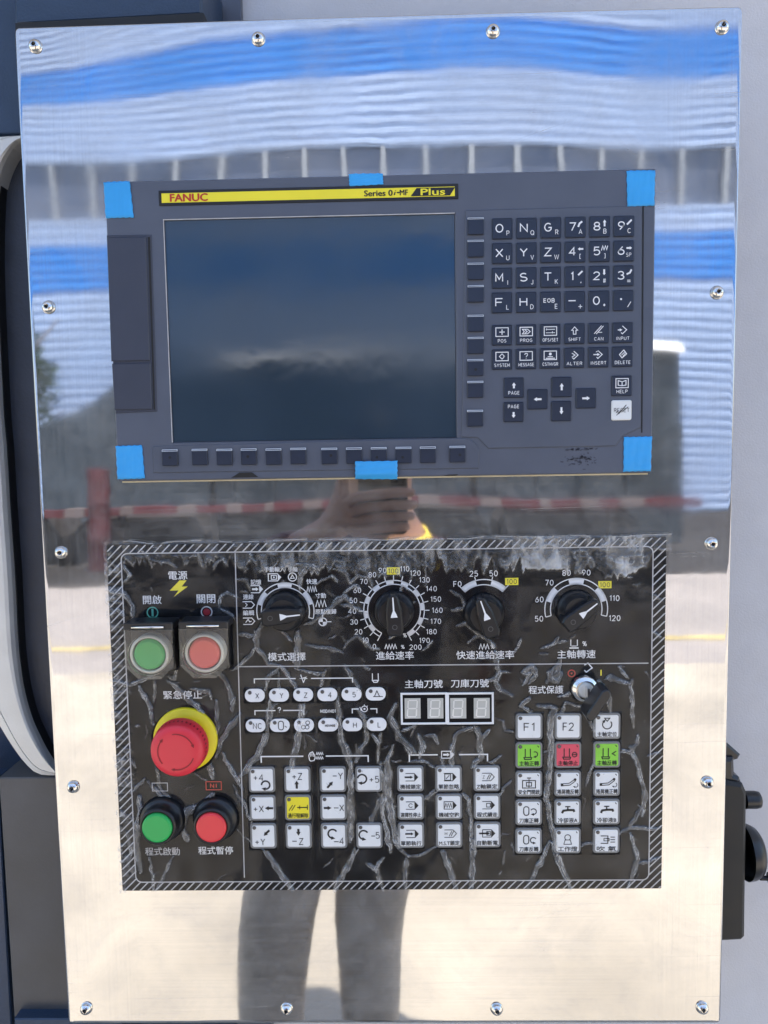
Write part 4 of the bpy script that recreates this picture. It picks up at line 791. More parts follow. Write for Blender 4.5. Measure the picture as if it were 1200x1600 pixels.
# pill lamps
pg = None
PILL = [('X', 0, 0), ('Y', 0, 1), ('Z', 0, 2), ('4', 0, 3), ('5', 0, 4), ('spindle', 0, 5), ('NC', 1, 0), ('drum', 1, 1), ('fan', 1, 2), ('MO1', 1, 3), ('H', 1, 4), ('L', 1, 5)]
for n, r, c in PILL:
    px, py = grid((398.2, 1086.4), (587, 1084), (399.4, 1133.6), (588.4, 1131.6), r, c / 5); p = q(px, py, OH)
    if pg is None:
        g = G(); g.slab(rrect(0, 0, 31 * S0, 21 * S0, 10 * S0, 6), 0.0, -0.0006, 0.0002); pg = g.build('status_window', WHITEP); o = pg
    else: o = pg.copy(); link(o)
    o.location = (p.x, -OH + 0.0001, p.z); pp(o, 'white status window marked ' + n)
    l = lamp(o, -7.5, -4.5); l.location.y = -0.0006; fl = Flat((0, -0.0006, 0), S0, layer=0.0002)
    if n == 'NC': fl.text('NC', 3, 0.5, 9.5, 14, 0.012)
    elif n == 'MO1': fl.text('MO1/MO0', 3, 1, 4, 16, 0.04)
    elif n == 'drum': fl.line(rrect(2, 0, 8, 14, 3.8, 3), 1.3, closed=True).line([(8, 1), (11, 3)], 1.2)
    elif n == 'fan': fl.ring(-1, 3, 3, 1).ring(5, 3, 3, 1).ring(6, -4, 3, 1)
    elif n == 'spindle': fl.line([(-2, 4), (2, -5), (6, 4)], 1.3).line([(-4, 4), (11, 4)], 1.2)
    else: fl.text(n, 4, 0.5, 8.5, None, 0.012)
    fl.build('legend', BLACKP, o)
# tool number displays
for k, (px, py) in enumerate(((662.5, 1107), (735, 1106.7))):
    g = G(); p = q(px, py, OH); w, h = 72 * S0, 50.5 * S0; frame(g, p.x - w / 2, p.x + w / 2, p.z - h / 2, p.z + h / 2, p.x - w / 2 + 0.0016, p.x + w / 2 - 0.0016, p.z - h / 2 + 0.0016, p.z + h / 2 - 0.0016, -OH + 0.0001, -OH - 0.0006, 0.0002)
    w_ = pp(g.build('display_frame', WHITEP), 'white frame of the tool number display under the words ' + ('主軸刀號', '刀庫刀號')[k])
for px, py in ((644.7, 1106.7), (680.3, 1106.6), (716, 1106.5), (752.7, 1106.3)):
    p = q(px, py, OH); w, h = 24.5 * S0, 32 * S0; g = G(); g.box(-w / 2, w / 2, -0.0005, 0, -h / 2, h / 2); o = g.build('digit_window', DIGIT); o.location = (p.x, -OH + 0.0001, p.z); pp(o)
    fl = Flat((0, -0.0005, 0), S0, layer=0.0002); a = 0.09
    for x0_, y0_, x1_, y1_ in ((-6, -13, 7, -13), (-7, 0, 6, 0), (-8, 13, 5, 13), (-6.5, -12, -7.2, -1), (7.3, -12, 6.4, -1), (-7.4, 1, -8.3, 12), (6.2, 1, 5.4, 12)): fl.line([(x0_, y0_), (x1_, y1_)], 2.2)
    fl.build('digit_segments', SEG, o)

# ------------------------------------------------------------------ push buttons, stop button, knobs, key switch
def part(root, g, name, m, label=None):
    o = g.build(name, m); o.parent = root; o.matrix_parent_inverse = Matrix.Translation(-Vector(root.location))
    if label: o['label'] = label
    return o
def cover_button(bx, by, fx, fy, lens, label):
    b = q(bx, by, OH); root = empty('covered_button', (b.x, -OH, b.z)); tag(root, label, 'push button', 'covered power buttons'); w = 0.0335
    g = G(); g.slab(rrect(b.x, b.z + 0.0005, w, w + 0.001, 0.002, 3), -OH, -OH - 0.009, 0.001); part(root, g, 'base', PLASTK)
    c = (b.x, 0, b.z - 0.001)
    g = G(); g.lathe((c[0], -OH - 0.009, c[2]), [(0.0152, 0), (0.0150, 0.0085), (0.0138, 0.0098), (0.0128, 0.0098), (0.0128, 0.006)], 40, cap=False); part(root, g, 'bezel_ring', TRIM)
    g = G(); g.lathe((c[0], -OH - 0.009, c[2]), [(0.0128, 0), (0.0119, 0.0075), (0.0113, 0.0098), (0.0100, 0.0108)], 40); part(root, g, 'lens', lens)
    # clear flip cover: front sheet with cut lower corners and four thin walls
    f = q(fx, fy, OH + 0.026); H_ = OH + 0.026; hw_ = 0.0182; top = f.z + 0.0185; bot = f.z - 0.0195
    O = [(f.x - hw_, top), (f.x - hw_, f.z - 0.010), (f.x - 0.0085, bot), (f.x + 0.0085, bot), (f.x + hw_, f.z - 0.010), (f.x + hw_, top)]
    g = G(); g.slab(O, -H_, -H_ - 0.0014, 0.0005); n = len(O)
    back = [(b.x + (x - f.x) * 0.93, b.z + (z - f.z) * 0.93) for x, z in O]
    for i in range(n - 1):
        (xa, za), (xb, zb) = O[i], O[i + 1]; (pa, ra), (pb, rb) = back[i], back[i + 1]
        g.add([(xa, -H_, za), (xb, -H_, zb), (pb, -OH - 0.008, rb), (pa, -OH - 0.008, ra)], [(0, 1, 2, 3)])
    g.lathe((f.x, -H_ - 0.0012, f.z - 0.001), [(0.0156, -0.002), (0.0158, 0.001), (0.0150, 0.0016), (0.0146, 0.0004)], 40, cap=False)
    part(root, g, 'flip_cover', CLEAR, 'clear hinged cover')
    g = G(); g.slab(rrect(f.x - 0.0001, top + 0.0018, 0.037, 0.0058, 0.0012, 2), -OH - 0.008, -H_ - 0.0004, 0.0008); hg = part(root, g, 'hinge', PLASTK)
    g = G(); g.tube([(f.x - 0.012, -H_ - 0.0012, top + 0.0015), (f.x + 0.012, -H_ - 0.0012, top + 0.0015)], 0.0010, 8); part(root, g, 'hinge_pin', CHROME)
    return root
cover_button(245, 1011, 233, 1021, GRNL, 'green power on push button under a clear flip cover, below the teal ring mark')
cover_button(328.5, 1009, 319, 1019, REDL, 'coral red power off push button under a clear flip cover, beside the green one')
def push_button(bx, by, fx, fy, lens, label):
    b = q(bx, by, OH); f = q(fx, fy, OH + 0.017); root = empty('push_button', (b.x, -OH, b.z)); tag(root, label, 'push button', 'bare program push buttons')
    cc = ((b.x + f.x) / 2, -OH, (b.z + f.z) / 2)
    g = G(); g.lathe(cc, [(0.0175, 0), (0.0175, 0.004), (0.0160, 0.0055), (0.0148, 0.0058), (0.0146, 0.0125), (0.0140, 0.0155), (0.0122, 0.0158), (0.0120, 0.013)], 44, cap=False); part(root, g, 'bezel_ring', PLASTK)
    g = G(); g.lathe(cc, [(0.0118, 0.008), (0.0117, 0.0165), (0.0112, 0.0174), (0.0100, 0.0176)], 44); part(root, g, 'lens', lens)
    return root
push_button(255, 1278, 245.5, 1294, GRNL2, 'green program start button in black ring, at the bottom left of the operator panel')
push_button(338, 1277.5, 329.5, 1293.5, REDL2, 'bright red program pause push button in a black ring, below the emergency stop')
# emergency stop
e = q(289, 1156, OH + 0.003); es = empty('emergency_stop', (e.x, -OH, e.z)); tag(es, 'red mushroom emergency stop button on a yellow collar', 'emergency stop')
g = G(); g.lathe((e.x, -OH, e.z), [(0.0252, 0), (0.0252, 0.0022), (0.0245, 0.0032), (0.0150, 0.0036)], 56); part(es, g, 'yellow_collar', YELB)
g = G(); prof = [(0.0135, 0.0034), (0.0140, 0.009), (0.0205, 0.0105), (0.0212, 0.0125), (0.0212, 0.0155), (0.0208, 0.0175)]
g.lathe((e.x, -OH, e.z), prof + [(0.0203, 0.0235), (0.0198, 0.0252), (0.0186, 0.0264), (0.0150, 0.0272), (0.0100, 0.0274), (0.0040, 0.0274)], 56); hd = part(es, g, 'mushroom_head', REDB)
g = G()
for k in range(40):
    a = 2 * math.pi * k / 40; d = Vector((math.cos(a), 0, math.sin(a))); t = Vector((-math.sin(a), 0, math.cos(a))) * 0.0006; c0 = Vector((e.x, -OH - 0.0178, e.z)) + d * 0.0210; c1 = Vector((e.x, -OH - 0.0205, e.z)) + d * 0.0208
    g.add([c0 + t, c0 - t, c1 - t, c1 + t], [(0, 1, 2, 3)])
o = g.build('grip_notches', REDD); o.parent = hd
fl = Flat((e.x, -OH - 0.0274, e.z), 1.0, layer=0.0002)
for a in (-100, 20, 140): fl.turn(0, 0, 0.0138, a, a + 78, 0.0008, hd=0.0026)
o = fl.build('release_arrows', REDD); o.parent = hd
# rotary knobs
def knob(px, py, ang, label):
    """ang: direction the pointer faces, degrees clockwise from up"""
    b = q(px, py, OH); root = empty('rotary_knob', (b.x, -OH, b.z)); tag(root, label, 'knob', 'override and mode knobs'); a = rad(-ang)
    g = G(); g.lathe((b.x, -OH, b.z), [(0.0152, 0), (0.0152, 0.003), (0.0142, 0.0045), (0.0132, 0.005), (0.0122, 0.013), (0.0114, 0.0142)], 44); part(root, g, 'skirt', SKIRT)
    def rot(x, z): return (b.x + x * math.cos(a) - z * math.sin(a), b.z + x * math.sin(a) + z * math.cos(a))
    out = [(-0.0045, -0.0155), (0.0045, -0.0155), (0.0062, -0.012), (0.0058, 0.004), (0.0036, 0.0140), (0.0016, 0.0156), (-0.0016, 0.0156), (-0.0036, 0.0140), (-0.0058, 0.004), (-0.0062, -0.012)]
    g = G(); g.slab([rot(*p) for p in out], -OH - 0.005, -OH - 0.0205, 0.0012); part(root, g, 'grip', SKIRT)
    fl = Flat((0, -OH - 0.0205, 0), 1.0, layer=0.0002)
    def W2(x, z): X_, Z_ = rot(x, z); return (X_, -Z_)
    fl.poly([W2(-0.0026, -0.0012), W2(0.0026, -0.0012), W2(0.0020, 0.0008), W2(0.0006, 0.0040), W2(0.00045, 0.0140), W2(-0.00045, 0.0140), W2(-0.0006, 0.0040), W2(-0.0020, 0.0008)])
    o = part(root, fl.g, 'pointer', WHITEP)
    fl = Flat((0, -OH - 0.0205, 0), 1.0, layer=0.0002); x, z = W2(0, -0.0085); fl.ring(x, z, 0.0017, 0.0005); part(root, fl.g, 'cap_mark', GREYP)
    return root
knob(446, 955, 84, 'black mode selector knob left of the other dials, pointer turned right')
knob(616, 953.5, -3, 'black feed rate knob inside the ring marked 0 to 200, pointer up')
knob(756, 957, -19, 'black rapid rate knob under the F0 25 50 arc')
knob(900, 952, 52, 'black spindle speed knob inside the arc marked 50 to 120')
# key switch and its key
b = q(912, 1074, OH); ks = empty('key_switch', (b.x, -OH, b.z)); tag(ks, 'chrome key switch lock beside the program protect words', 'switch')
g = G(); g.lathe((b.x, -OH, b.z), [(0.0105, 0), (0.0103, 0.004), (0.0094, 0.0058), (0.0086, 0.006), (0.0078, 0.0075), (0.0066, 0.0078), (0.006, 0.0066)], 36, cap=False); part(ks, g, 'lock_ring', CHROME)
g = G(); g.lathe((b.x, -OH, b.z), [(0.006, 0.0066), (0.0055, 0.0082), (0.005, 0.0083)], 30); part(ks, g, 'lock_barrel', TRIM)
k1 = q(920, 1092, OH + 0.03); sk = empty('lock_key', (b.x, -OH - 0.008, b.z)); tag(sk, 'black headed key standing in the chrome key switch', 'key')
g = G(); g.box(b.x - 0.0009, b.x + 0.0009, -OH - 0.016, -OH - 0.0075, b.z - 0.0035, b.z + 0.0035); part(sk, g, 'key_blade', CHROME)
a = math.atan2(45, -30); u = Vector((math.sin(rad(33)), math.cos(rad(33)))); n_ = Vector((u.y, -u.x)); c = Vector((b.x + 0.0035, b.z - 0.0035))
pts = [c + u * s * 0.0125 + n_ * t * 0.0037 for s, t in ((1, -.6), (1.08, 0), (1, .6), (.8, 1), (-.75, 1), (-1.0, .7), (-1.12, 0), (-1.0, -.7), (-.75, -1), (.8, -1))]
g = G(); g.slab([tuple(p) for p in pts], -OH - 0.013, -OH - 0.032, 0.0009); part(sk, g, 'key_head', PLASTK)
# ------------------------------------------------------------------ the yard that the steel mirrors (it lies behind the camera)
def ground_mat(name, col, var, seed=0, bump=0.4, blotch=1.3):
    m = mat(name, col, 0.85, var=var, scale=blotch, bump=bump, bscale=60, bdist=0.004); return m
CONC = ground_mat('sunlit_concrete', (0.42, 0.372, 0.30), 0.24)
LANE = ground_mat('worn_concrete', (0.33, 0.295, 0.27), 0.10)
EARTH = ground_mat('dark_yard_floor', (0.022, 0.019, 0.018), 0.4)
LINEY = mat('faded_yellow_paint', (0.52, 0.41, 0.17), 0.7, var=0.3, scale=5)
G1, G2 = mir_ground(1046), mir_ground(906)
g = G(); g.add([(-300, -300, 0), (300, -300, 0), (300, 300, 0), (-300, 300, 0)], [(0, 1, 2, 3)]); tag(g.build('ground', EARTH), 'dark brown yard floor far behind', kind='structure')
def sheet(name, y0, y1, z, m, x=30):
    g = G(); g.add([(-x, y0, z), (x, y0, z), (x, y1, z), (-x, y1, z)], [(0, 1, 2, 3)]); return tag(g.build(name, m), kind='structure')
sheet('yard_pavement', G1, 6, 0.006, CONC); sheet('road', G2, G1 - 0.004, 0.004, LANE); ly = mir_ground(1006); sheet('road_marking', ly - 0.06, ly + 0.06, 0.009, LINEY)
# factory hall: ribbed cladding, two blue bands, a strip of windows
FD = 16.0
fac = empty('factory_hall', (0, -FD, 0)); tag(fac, 'pale factory hall with ribbed cladding and two blue bands, mirrored in the steel', 'factory')
FI = Matrix.Translation(-Vector(fac.location))
def fp(name, g, m): o = g.build(name, m); o.parent = fac; o.matrix_parent_inverse = FI; return o
CLAD = mat('white_ribbed_cladding', (0.47, 0.58, 0.80), 0.5, var=0.05, scale=0.6); BLUEC = mat('blue_cladding', (0.07, 0.31, 0.80), 0.45, var=0.06, scale=0.6)
WINC = mat('grey_window_glass', (0.13, 0.155, 0.23), 0.25, var=0.3, scale=0.8); POSTC = mat('pale_post', (0.40, 0.42, 0.45), 0.5)
def zf(py): return mir(600, py, FD).z
def ribs(z0, z1, y=0.0, x0=-24, x1=24):
    g = G(); p = 0.2; z = z0; V = []
    while z < z1 - 1e-4:
        for dz, dy in ((0, 0), (0.045, 0), (0.055, 0.055), (0.14, 0.055), (0.185, 0)): 
            if z + dz < z1: V.append((dy, z + dz))
        z += p
    V.append((0, z1)); vv = []; 
    for dy, z in V: vv += [(x0, -FD + y + dy, z), (x1, -FD + y + dy, z)]
    return g.add(vv, [(2 * i, 2 * i + 1, 2 * i + 3, 2 * i + 2) for i in range(len(V) - 1)])
zb0, zb1 = zf(446), zf(374); zw0, zw1 = zf(331), zf(243); zu0, zu1 = zf(134), zf(62)
for n, a, b, m in (('lower_cladding', 0, zb0, CLAD), ('blue_band', zb0, zb1, BLUEC), ('middle_cladding', zb1, zw0, CLAD), ('upper_cladding', zw1, zu0, CLAD), ('blue_band', zu0, zu1, BLUEC), ('top_cladding', zu1, 15.5, CLAD)): fp(n, ribs(a, b), m)
g = G(); g.box(-24, 24, -FD - 12, -FD - 0.12, 0, 15.4); fp('hall_body', g, CLAD)
sp = mir(672, 285, FD).x - mir(605, 285, FD).x
xk = mir(605, 285, FD).x - 22 * sp
pane0 = None
for k in range(45):
    x = xk + k * sp
    if not -23.5 < x < 23.5: continue
    g = G(); g.box(x - 0.055, x + 0.055, -FD - 0.06, -FD + 0.05, zw0, zw1); fp('window_post', g, POSTC)
    g = G(); g.box(x + 0.06, x + sp - 0.06, -FD - 0.08, -FD - 0.05, zw0, zw1); fp('window_pane', g, WINC)
# row of tarpaulin covered crates with a bright top
TARP = mat('slate_tarpaulin', (0.042, 0.052, 0.064), 0.45, var=0.35, scale=1.6, bump=0.6, bscale=3, bdist=0.05); WTOP = mat('white_steel_top', (0.85, 0.86, 0.86), 0.4)
CD = 10.6
def crate(pa, pb, py_top, label, cap=True, base=0.0):
    a = mir(pa, 640, CD).x; b = mir(pb, 640, CD).x; zt = mir(600, py_top, CD).z; root = empty('covered_crate', ((a + b) / 2, -CD - 1, 0)); tag(root, label, 'crate', 'large covered crates across the yard')
    I = Matrix.Translation(-Vector(root.location)); g = G(); n = 14
    g.box(a, b, -CD - 2.2, -CD, base, zt - 0.16)
    for k in range(int((b - a) / 0.6)): x = a + 0.3 + 0.6 * k; g.box(x - 0.03, x + 0.03, -CD - 0.002, -CD + 0.05, 0.2, zt - 0.2)
    o = g.build('tarpaulin', TARP); o.parent = root; o.matrix_parent_inverse = I
    if cap:
        g = G(); v_ = [(a - .05, zt - .155), (b + .05, zt - .155)]; g.add([(a - .05, -CD + .12, zt - .155), (b + .05, -CD + .12, zt - .155), (b + .05, -CD + .10, zt - .12), (a - .05, -CD + .10, zt - .12), (b + .05, -CD - .12, zt), (a - .05, -CD - .12, zt), (b + .05, -CD - 2.3, zt), (a - .05, -CD - 2.3, zt), (b + .05, -CD - 2.3, zt - .155), (a - .05, -CD - 2.3, zt - .155)], [(0, 1, 2, 3), (3, 2, 4, 5), (5, 4, 6, 7), (7, 6, 8, 9), (9, 8, 1, 0), (0, 3, 5, 7, 9), (1, 8, 6, 4, 2)]); o = g.build('top_sheet', WTOP); o.parent = root; o.matrix_parent_inverse = I
crate(330, 735, 545, 'widest slate covered crate with a bright white top sheet'); crate(748, 1062, 542, 'slate covered crate with a white top sheet at the far end of the row')
# tarpaulin heap at the left of the reflection
hp = G(); prof = [(-60, 690), (20, 672), (60, 655), (95, 640), (130, 622), (172, 585), (240, 560), (300, 552), (322, 556)]
V = []; F_ = []
for i, (px, py) in enumerate(prof):
    p = mir(px, py, CD); V += [(p.x, -CD + 0.3, 0), (p.x, -CD, p.z * 0.93), (p.x, -CD - 0.5, p.z), (p.x, -CD - 1.8, p.z), (p.x, -CD - 2.2, 0)]
for i in range(len(prof) - 1): F_ += [(i * 5 + k, i * 5 + k + 1, i * 5 + 6 + k, i * 5 + 5 + k) for k in range(4)]
F_ += [tuple(range(5)), tuple(range(len(V) - 5, len(V)))]
hp.add(V, F_); tag(hp.build('tarpaulin_heap', TARP), 'sloping slate tarpaulin heap at the left of the crates', 'tarpaulin')
# low red and white rail, dark machine beds and pallets in front of the crates
REDI = mat('red_oxide_steel', (0.13, 0.026, 0.032), 0.55, var=0.2, scale=3); BED = mat('brown_grey_casting', (0.032, 0.027, 0.025), 0.6, var=0.5, scale=2.5); PALE = mat('pale_block', (0.20, 0.15, 0.14), 0.6)
RD = 9.4; zr = mir(600, 790, RD).z
rail = empty('stacked_rail', (0, -RD, 0)); tag(rail, 'long red steel rail carrying pale blocks in front of the crates', 'rail'); RI = Matrix.Translation(-Vector(rail.location))
xa, xb = mir(20, 790, RD).x, mir(1090, 790, RD).x
g = G(); g.box(xa, xb, -RD - 0.12, -RD, zr - 0.05, zr + 0.045); o = g.build('rail_beam', REDI); o.parent = rail; o.matrix_parent_inverse = RI
x = xa; random.seed(21)
while x < xb - 0.5:
    w = random.uniform(0.12, 0.3); g = G(); g.box(x, x + w, -RD - 0.1, -RD + 0.03, zr - 0.045, zr + 0.055); o = g.build('pale_block', PALE); o.parent = rail; o.matrix_parent_inverse = RI; x += w + random.uniform(0.2, 0.7)
x = xa
while x < xb: g = G(); g.box(x, x + 0.1, -RD - 0.11, -RD - 0.02, 0.0, zr - 0.052); o = g.build('rail_post', BED); o.parent = rail; o.matrix_parent_inverse = RI; x += 1.3
x = mir(-40, 800, CD).x; k = 0
LB = ['low brown machine bed at the far left, beneath the heap', 'low brown machine bed left of the photographer', 'low brown machine bed right behind the photographer', 'low brown machine bed right of the photographer', 'low brown machine bed at the far right']
for k in range(5):
    w = 1.9; z = zr - 0.06 - 0.05 * (k % 2); g = G(); g.slab([(x, 0), (x + w - 0.15, 0), (x + w - 0.15, z * 0.6), (x + w - 0.3, z), (x + 0.2, z), (x, z * 0.7)], -9.55 - 0.9, -9.55, 0.04)
    tag(g.build('machine_bed', BED), LB[k], 'machine bed', 'low machine beds in the yard'); x += w
def drum(px, y0, y1, w, m, label):
    p = mir(px, y1, RD - 0.3); t = mir(px, y0, RD - 0.3); r = w / 2 / 1200 * (RD + 0.3); g = G(); g.lathe((p.x, -RD + 0.3 + 0.001, 0.005), [(r, 0), (r, t.z * 0.3), (r * 1.04, t.z * 0.32), (r, t.z * 0.34), (r, t.z * 0.64), (r * 1.04, t.z * 0.66), (r, t.z * 0.68), (r, t.z - 0.03), (r * 0.95, t.z)], 20, (0, 0, 1)); tag(g.build('steel_drum', m), label, 'drum', 'steel drums in the yard')
drum(150, 732, 800, 30, mat('dark_red_drum_paint', (0.085, 0.018, 0.022), 0.6, var=0.3, scale=4), 'red steel drum standing beside the tarpaulin heap')
# tree beside the hall
BARK = mat('bark', (0.10, 0.075, 0.05), 0.8); LEAF = mat('leaf_green', (0.07, 0.12, 0.035), 0.5, var=0.4, scale=1.5)
tp = mir(14, 600, 13.2); tr = empty('yard_tree', (tp.x, -13.2, 0)); tag(tr, 'green leafy tree standing before the left end of the hall', 'tree')
g = G(); g.tube([(0, 0, 0), (0.05, 0.02, 1.4), (-0.05, 0.05, 2.6), (0.05, 0, 3.6)], [0.14, 0.11, 0.08, 0.04])
for k in range(6): a = k * 1.05; g.tube([(0, 0, 1.3 + 0.25 * k), (0.5 * math.cos(a), 0.5 * math.sin(a), 1.9 + 0.3 * k), (0.95 * math.cos(a), 0.95 * math.sin(a), 2.2 + 0.35 * k)], [0.05, 0.035, 0.015], 6)
g.build('trunk', BARK, tr); g = G()
for k in range(2600):
    c = random.randrange(11); r1 = random.Random(c); cx, cy, cz_ = r1.uniform(-0.75, 0.75), r1.uniform(-0.7, 0.7), r1.uniform(1.7, 3.9); d = Vector((random.gauss(0, 1), random.gauss(0, 1), random.gauss(0, 1))).normalized() * random.uniform(0.25, 1) ** 0.5 * 0.55
    p = Vector((cx, cy, cz_)) + d; u = Vector((random.gauss(0, 1), random.gauss(0, 1), random.gauss(0, 1))).normalized(); w = u.orthogonal().normalized(); l = random.uniform(0.05, 0.1)
    g.add([p + u * l, p + w * l * .5, p - u * l, p - w * l * .5], [(0, 1, 2, 3)])
o = g.build('crown', LEAF, tr); o['kind'] = 'stuff'
# ------------------------------------------------------------------ the photographer, mirrored in the steel
SKIN = mat('skin', (0.30, 0.16, 0.11), 0.5, var=0.06, scale=30); TROU = mat('taupe_trousers', (0.56, 0.48, 0.40), 0.8, var=0.2, scale=12, bump=0.4, bscale=25, bdist=0.01); COLLAR = mat('yellow_cloth', (0.82, 0.62, 0.08), 0.8); SHIRT = mat('maroon_shirt', (0.065, 0.02, 0.022), 0.8, var=0.08, bump=0.4, bscale=18, bdist=0.01); HAIR = mat('black_hair', (0.015, 0.013, 0.012), 0.5, bump=0.6, bscale=200); SHOE = mat('dark_shoe', (0.02, 0.02, 0.022), 0.5)
PY = -0.96
def skin(name, V, E, Rr, m, parent, sub=2):
    me = bpy.data.meshes.new(name); me.from_pydata([tuple(v) for v in V], E, []); me.materials.append(m); o = bpy.data.objects.new(name, me); link(o, parent)
    s = o.modifiers.new('Skin', 'SKIN'); s.use_smooth_shade = True
    for i, r in enumerate(Rr): me.skin_vertices[0].data[i].radius = r if isinstance(r, tuple) else (r, r)
    me.skin_vertices[0].data[0].use_root = True
    o.modifiers.new('Subdivision', 'SUBSURF').levels = sub; o.modifiers[-1].render_levels = sub; return o
lk = mir(438, 1390, 0.95); ll = mir(425, 1560, 0.95); rk = mir(577, 1390, 0.95); rl = mir(574, 1560, 0.95)
pc = Vector((-0.045, PY, 0)); me_ = empty('person', pc); tag(me_, 'person in maroon shirt with yellow collar and taupe trousers, taking the photograph, mirrored', 'person')
def rel(v): return Vector(v) - pc
hipL, hipR = Vector((-0.15, PY, 0.80)), Vector((0.035, PY, 0.80)); fl_, fr_ = Vector((ll.x - 0.012, PY, 0.07)), Vector((rl.x + 0.005, PY, 0.07))
BV = [(-0.06, PY, 0.84), (-0.04, PY, 1.0), (-0.02, PY, 1.14), (-0.005, PY, 1.235), (-0.012, PY + 0.01, 1.315), (-0.03, PY + 0.03, 1.385), (-0.03, PY + 0.025, 1.445), (-0.03, PY + 0.01, 1.51),
      hipL, (lk.x, PY + 0.02, lk.z), (ll.x, PY + 0.0, 0.35), fl_, fl_ + Vector((0, 0.13, -0.04)), hipR, (rk.x, PY + 0.02, rk.z), (rl.x, PY, 0.35), fr_, fr_ + Vector((0, 0.13, -0.04)),
      (-0.15, PY, 1.225), (-0.31, PY + 0.12, 1.24), (-0.17, PY + 0.30, 1.30), (-0.088, CY - 0.012, EYE - 0.125),
      (0.15, PY, 1.215), (0.215, PY - 0.03, 1.0), (0.10, PY + 0.16, 0.995), (0.07, PY + 0.19, 1.0)]
BE = [(0, 1), (1, 2), (2, 3), (3, 4), (4, 5), (5, 6), (6, 7), (0, 8), (8, 9), (9, 10), (10, 11), (11, 12), (0, 13), (13, 14), (14, 15), (15, 16), (16, 17), (3, 18), (18, 19), (19, 20), (20, 21), (3, 22), (22, 23), (23, 24), (24, 25)]
BR = [(0.125, 0.09), (0.115, 0.085), (0.13, 0.09), (0.12, 0.08), 0.05, (0.062, 0.07), (0.073, 0.085), (0.058, 0.065), 0.08, 0.058, 0.05, 0.036, 0.028, 0.08, 0.058, 0.05, 0.036, 0.028, 0.05, 0.04, 0.032, 0.023, 0.05, 0.038, 0.028, 0.022]
# hand: palm, four fingers lying across the back of the phone, thumb along its left edge
hb = len(BV); PYB = CY + 0.006
BV += [(-0.075, CY - 0.004, EYE - 0.105)]; BE += [(21, hb)]; BR += [(0.024, 0.014)]
for i, (z, xt) in enumerate(((-0.077, 0.033), (-0.095, 0.036), (-0.112, 0.032), (-0.128, 0.024))):
    k = len(BV); BV += [(-0.058, PYB, EYE + z - 0.004), (-0.032, PYB + 0.006, EYE + z), (-0.004, PYB + 0.006, EYE + z + 0.002), (xt - 0.012, PYB + 0.003, EYE + z + 0.002), (xt, PYB - 0.006, EYE + z + 0.001)]
    BE += [(hb, k), (k, k + 1), (k + 1, k + 2), (k + 2, k + 3), (k + 3, k + 4)]; BR += [0.0095, 0.0090, 0.0086, 0.0080, 0.0068]
k = len(BV); BV += [(-0.078, CY - 0.008, EYE - 0.075), (-0.074, CY - 0.014, EYE - 0.045), (-0.066, CY - 0.02, EYE - 0.024)]; BE += [(hb, k), (k, k + 1), (k + 1, k + 2)]; BR += [0.0115, 0.010, 0.008]
k = len(BV); BV += [(0.02, PY + 0.205, 1.01)]; BE += [(25, k)]; BR += [(0.026, 0.013)]
for i, (dx, dz) in enumerate(((-0.022, -0.075), (-0.008, -0.085), (0.007, -0.08), (0.02, -0.066))):
    k2 = len(BV); BV += [(-0.005, PY + 0.208, 1.01 + dx), (0.02 + dz * 0.7, PY + 0.205, 1.012 + dx * 1.05), (0.02 + dz, PY + 0.192, 1.012 + dx)]; BE += [(k, k2), (k2, k2 + 1), (k2 + 1, k2 + 2)]; BR += [0.0088, 0.0082, 0.0066]
skin('body', [rel(v) for v in BV], BE, BR, SKIN, me_)
TV = [(-0.06, PY, 0.93), (-0.06, PY, 0.84), hipL, (lk.x, PY + 0.015, lk.z), (ll.x, PY, ll.z), (ll.x - 0.008, PY, 0.10), hipR, (rk.x, PY + 0.015, rk.z), (rl.x, PY, rl.z), (rl.x + 0.004, PY, 0.10)]
skin('trousers', [rel(v) for v in TV], [(0, 1), (1, 2), (2, 3), (3, 4), (4, 5), (1, 6), (6, 7), (7, 8), (8, 9)], [(0.135, 0.10), (0.15, 0.11), 0.098, (0.083, 0.085), (0.066, 0.075), 0.062, 0.098, (0.086, 0.085), (0.056, 0.07), 0.058], TROU, me_)
HV = [(-0.055, PY, 0.88), (-0.04, PY, 1.0), (-0.02, PY, 1.16), (-0.005, PY, 1.235), (0.012, PY, 1.318), (-0.15, PY, 1.22), (-0.30, PY + 0.115, 1.239), (0.15, PY, 1.205), (0.198, PY - 0.012, 1.08), (-0.18, PY + 0.285, 1.295), (-0.125, PY + 0.325, 1.325)]
skin('shirt', [rel(v) for v in HV], [(0, 1), (1, 2), (2, 3), (3, 4), (3, 5), (5, 6), (3, 7), (7, 8), (6, 9), (9, 10)], [(0.16, 0.115), (0.145, 0.11), (0.15, 0.11), (0.11, 0.095), (0.055, 0.06), 0.064, 0.056, 0.064, 0.06, 0.046, 0.038], SHIRT, me_)
g = G(); g.lathe(rel((0.008, PY + 0.012, 1.262)), [(0.080, 0), (0.074, 0.02), (0.062, 0.034), (0.056, 0.046), (0.052, 0.044)], 24, (0, 0.25, 1), cap=False); g.build('collar', COLLAR, me_)
g = G()
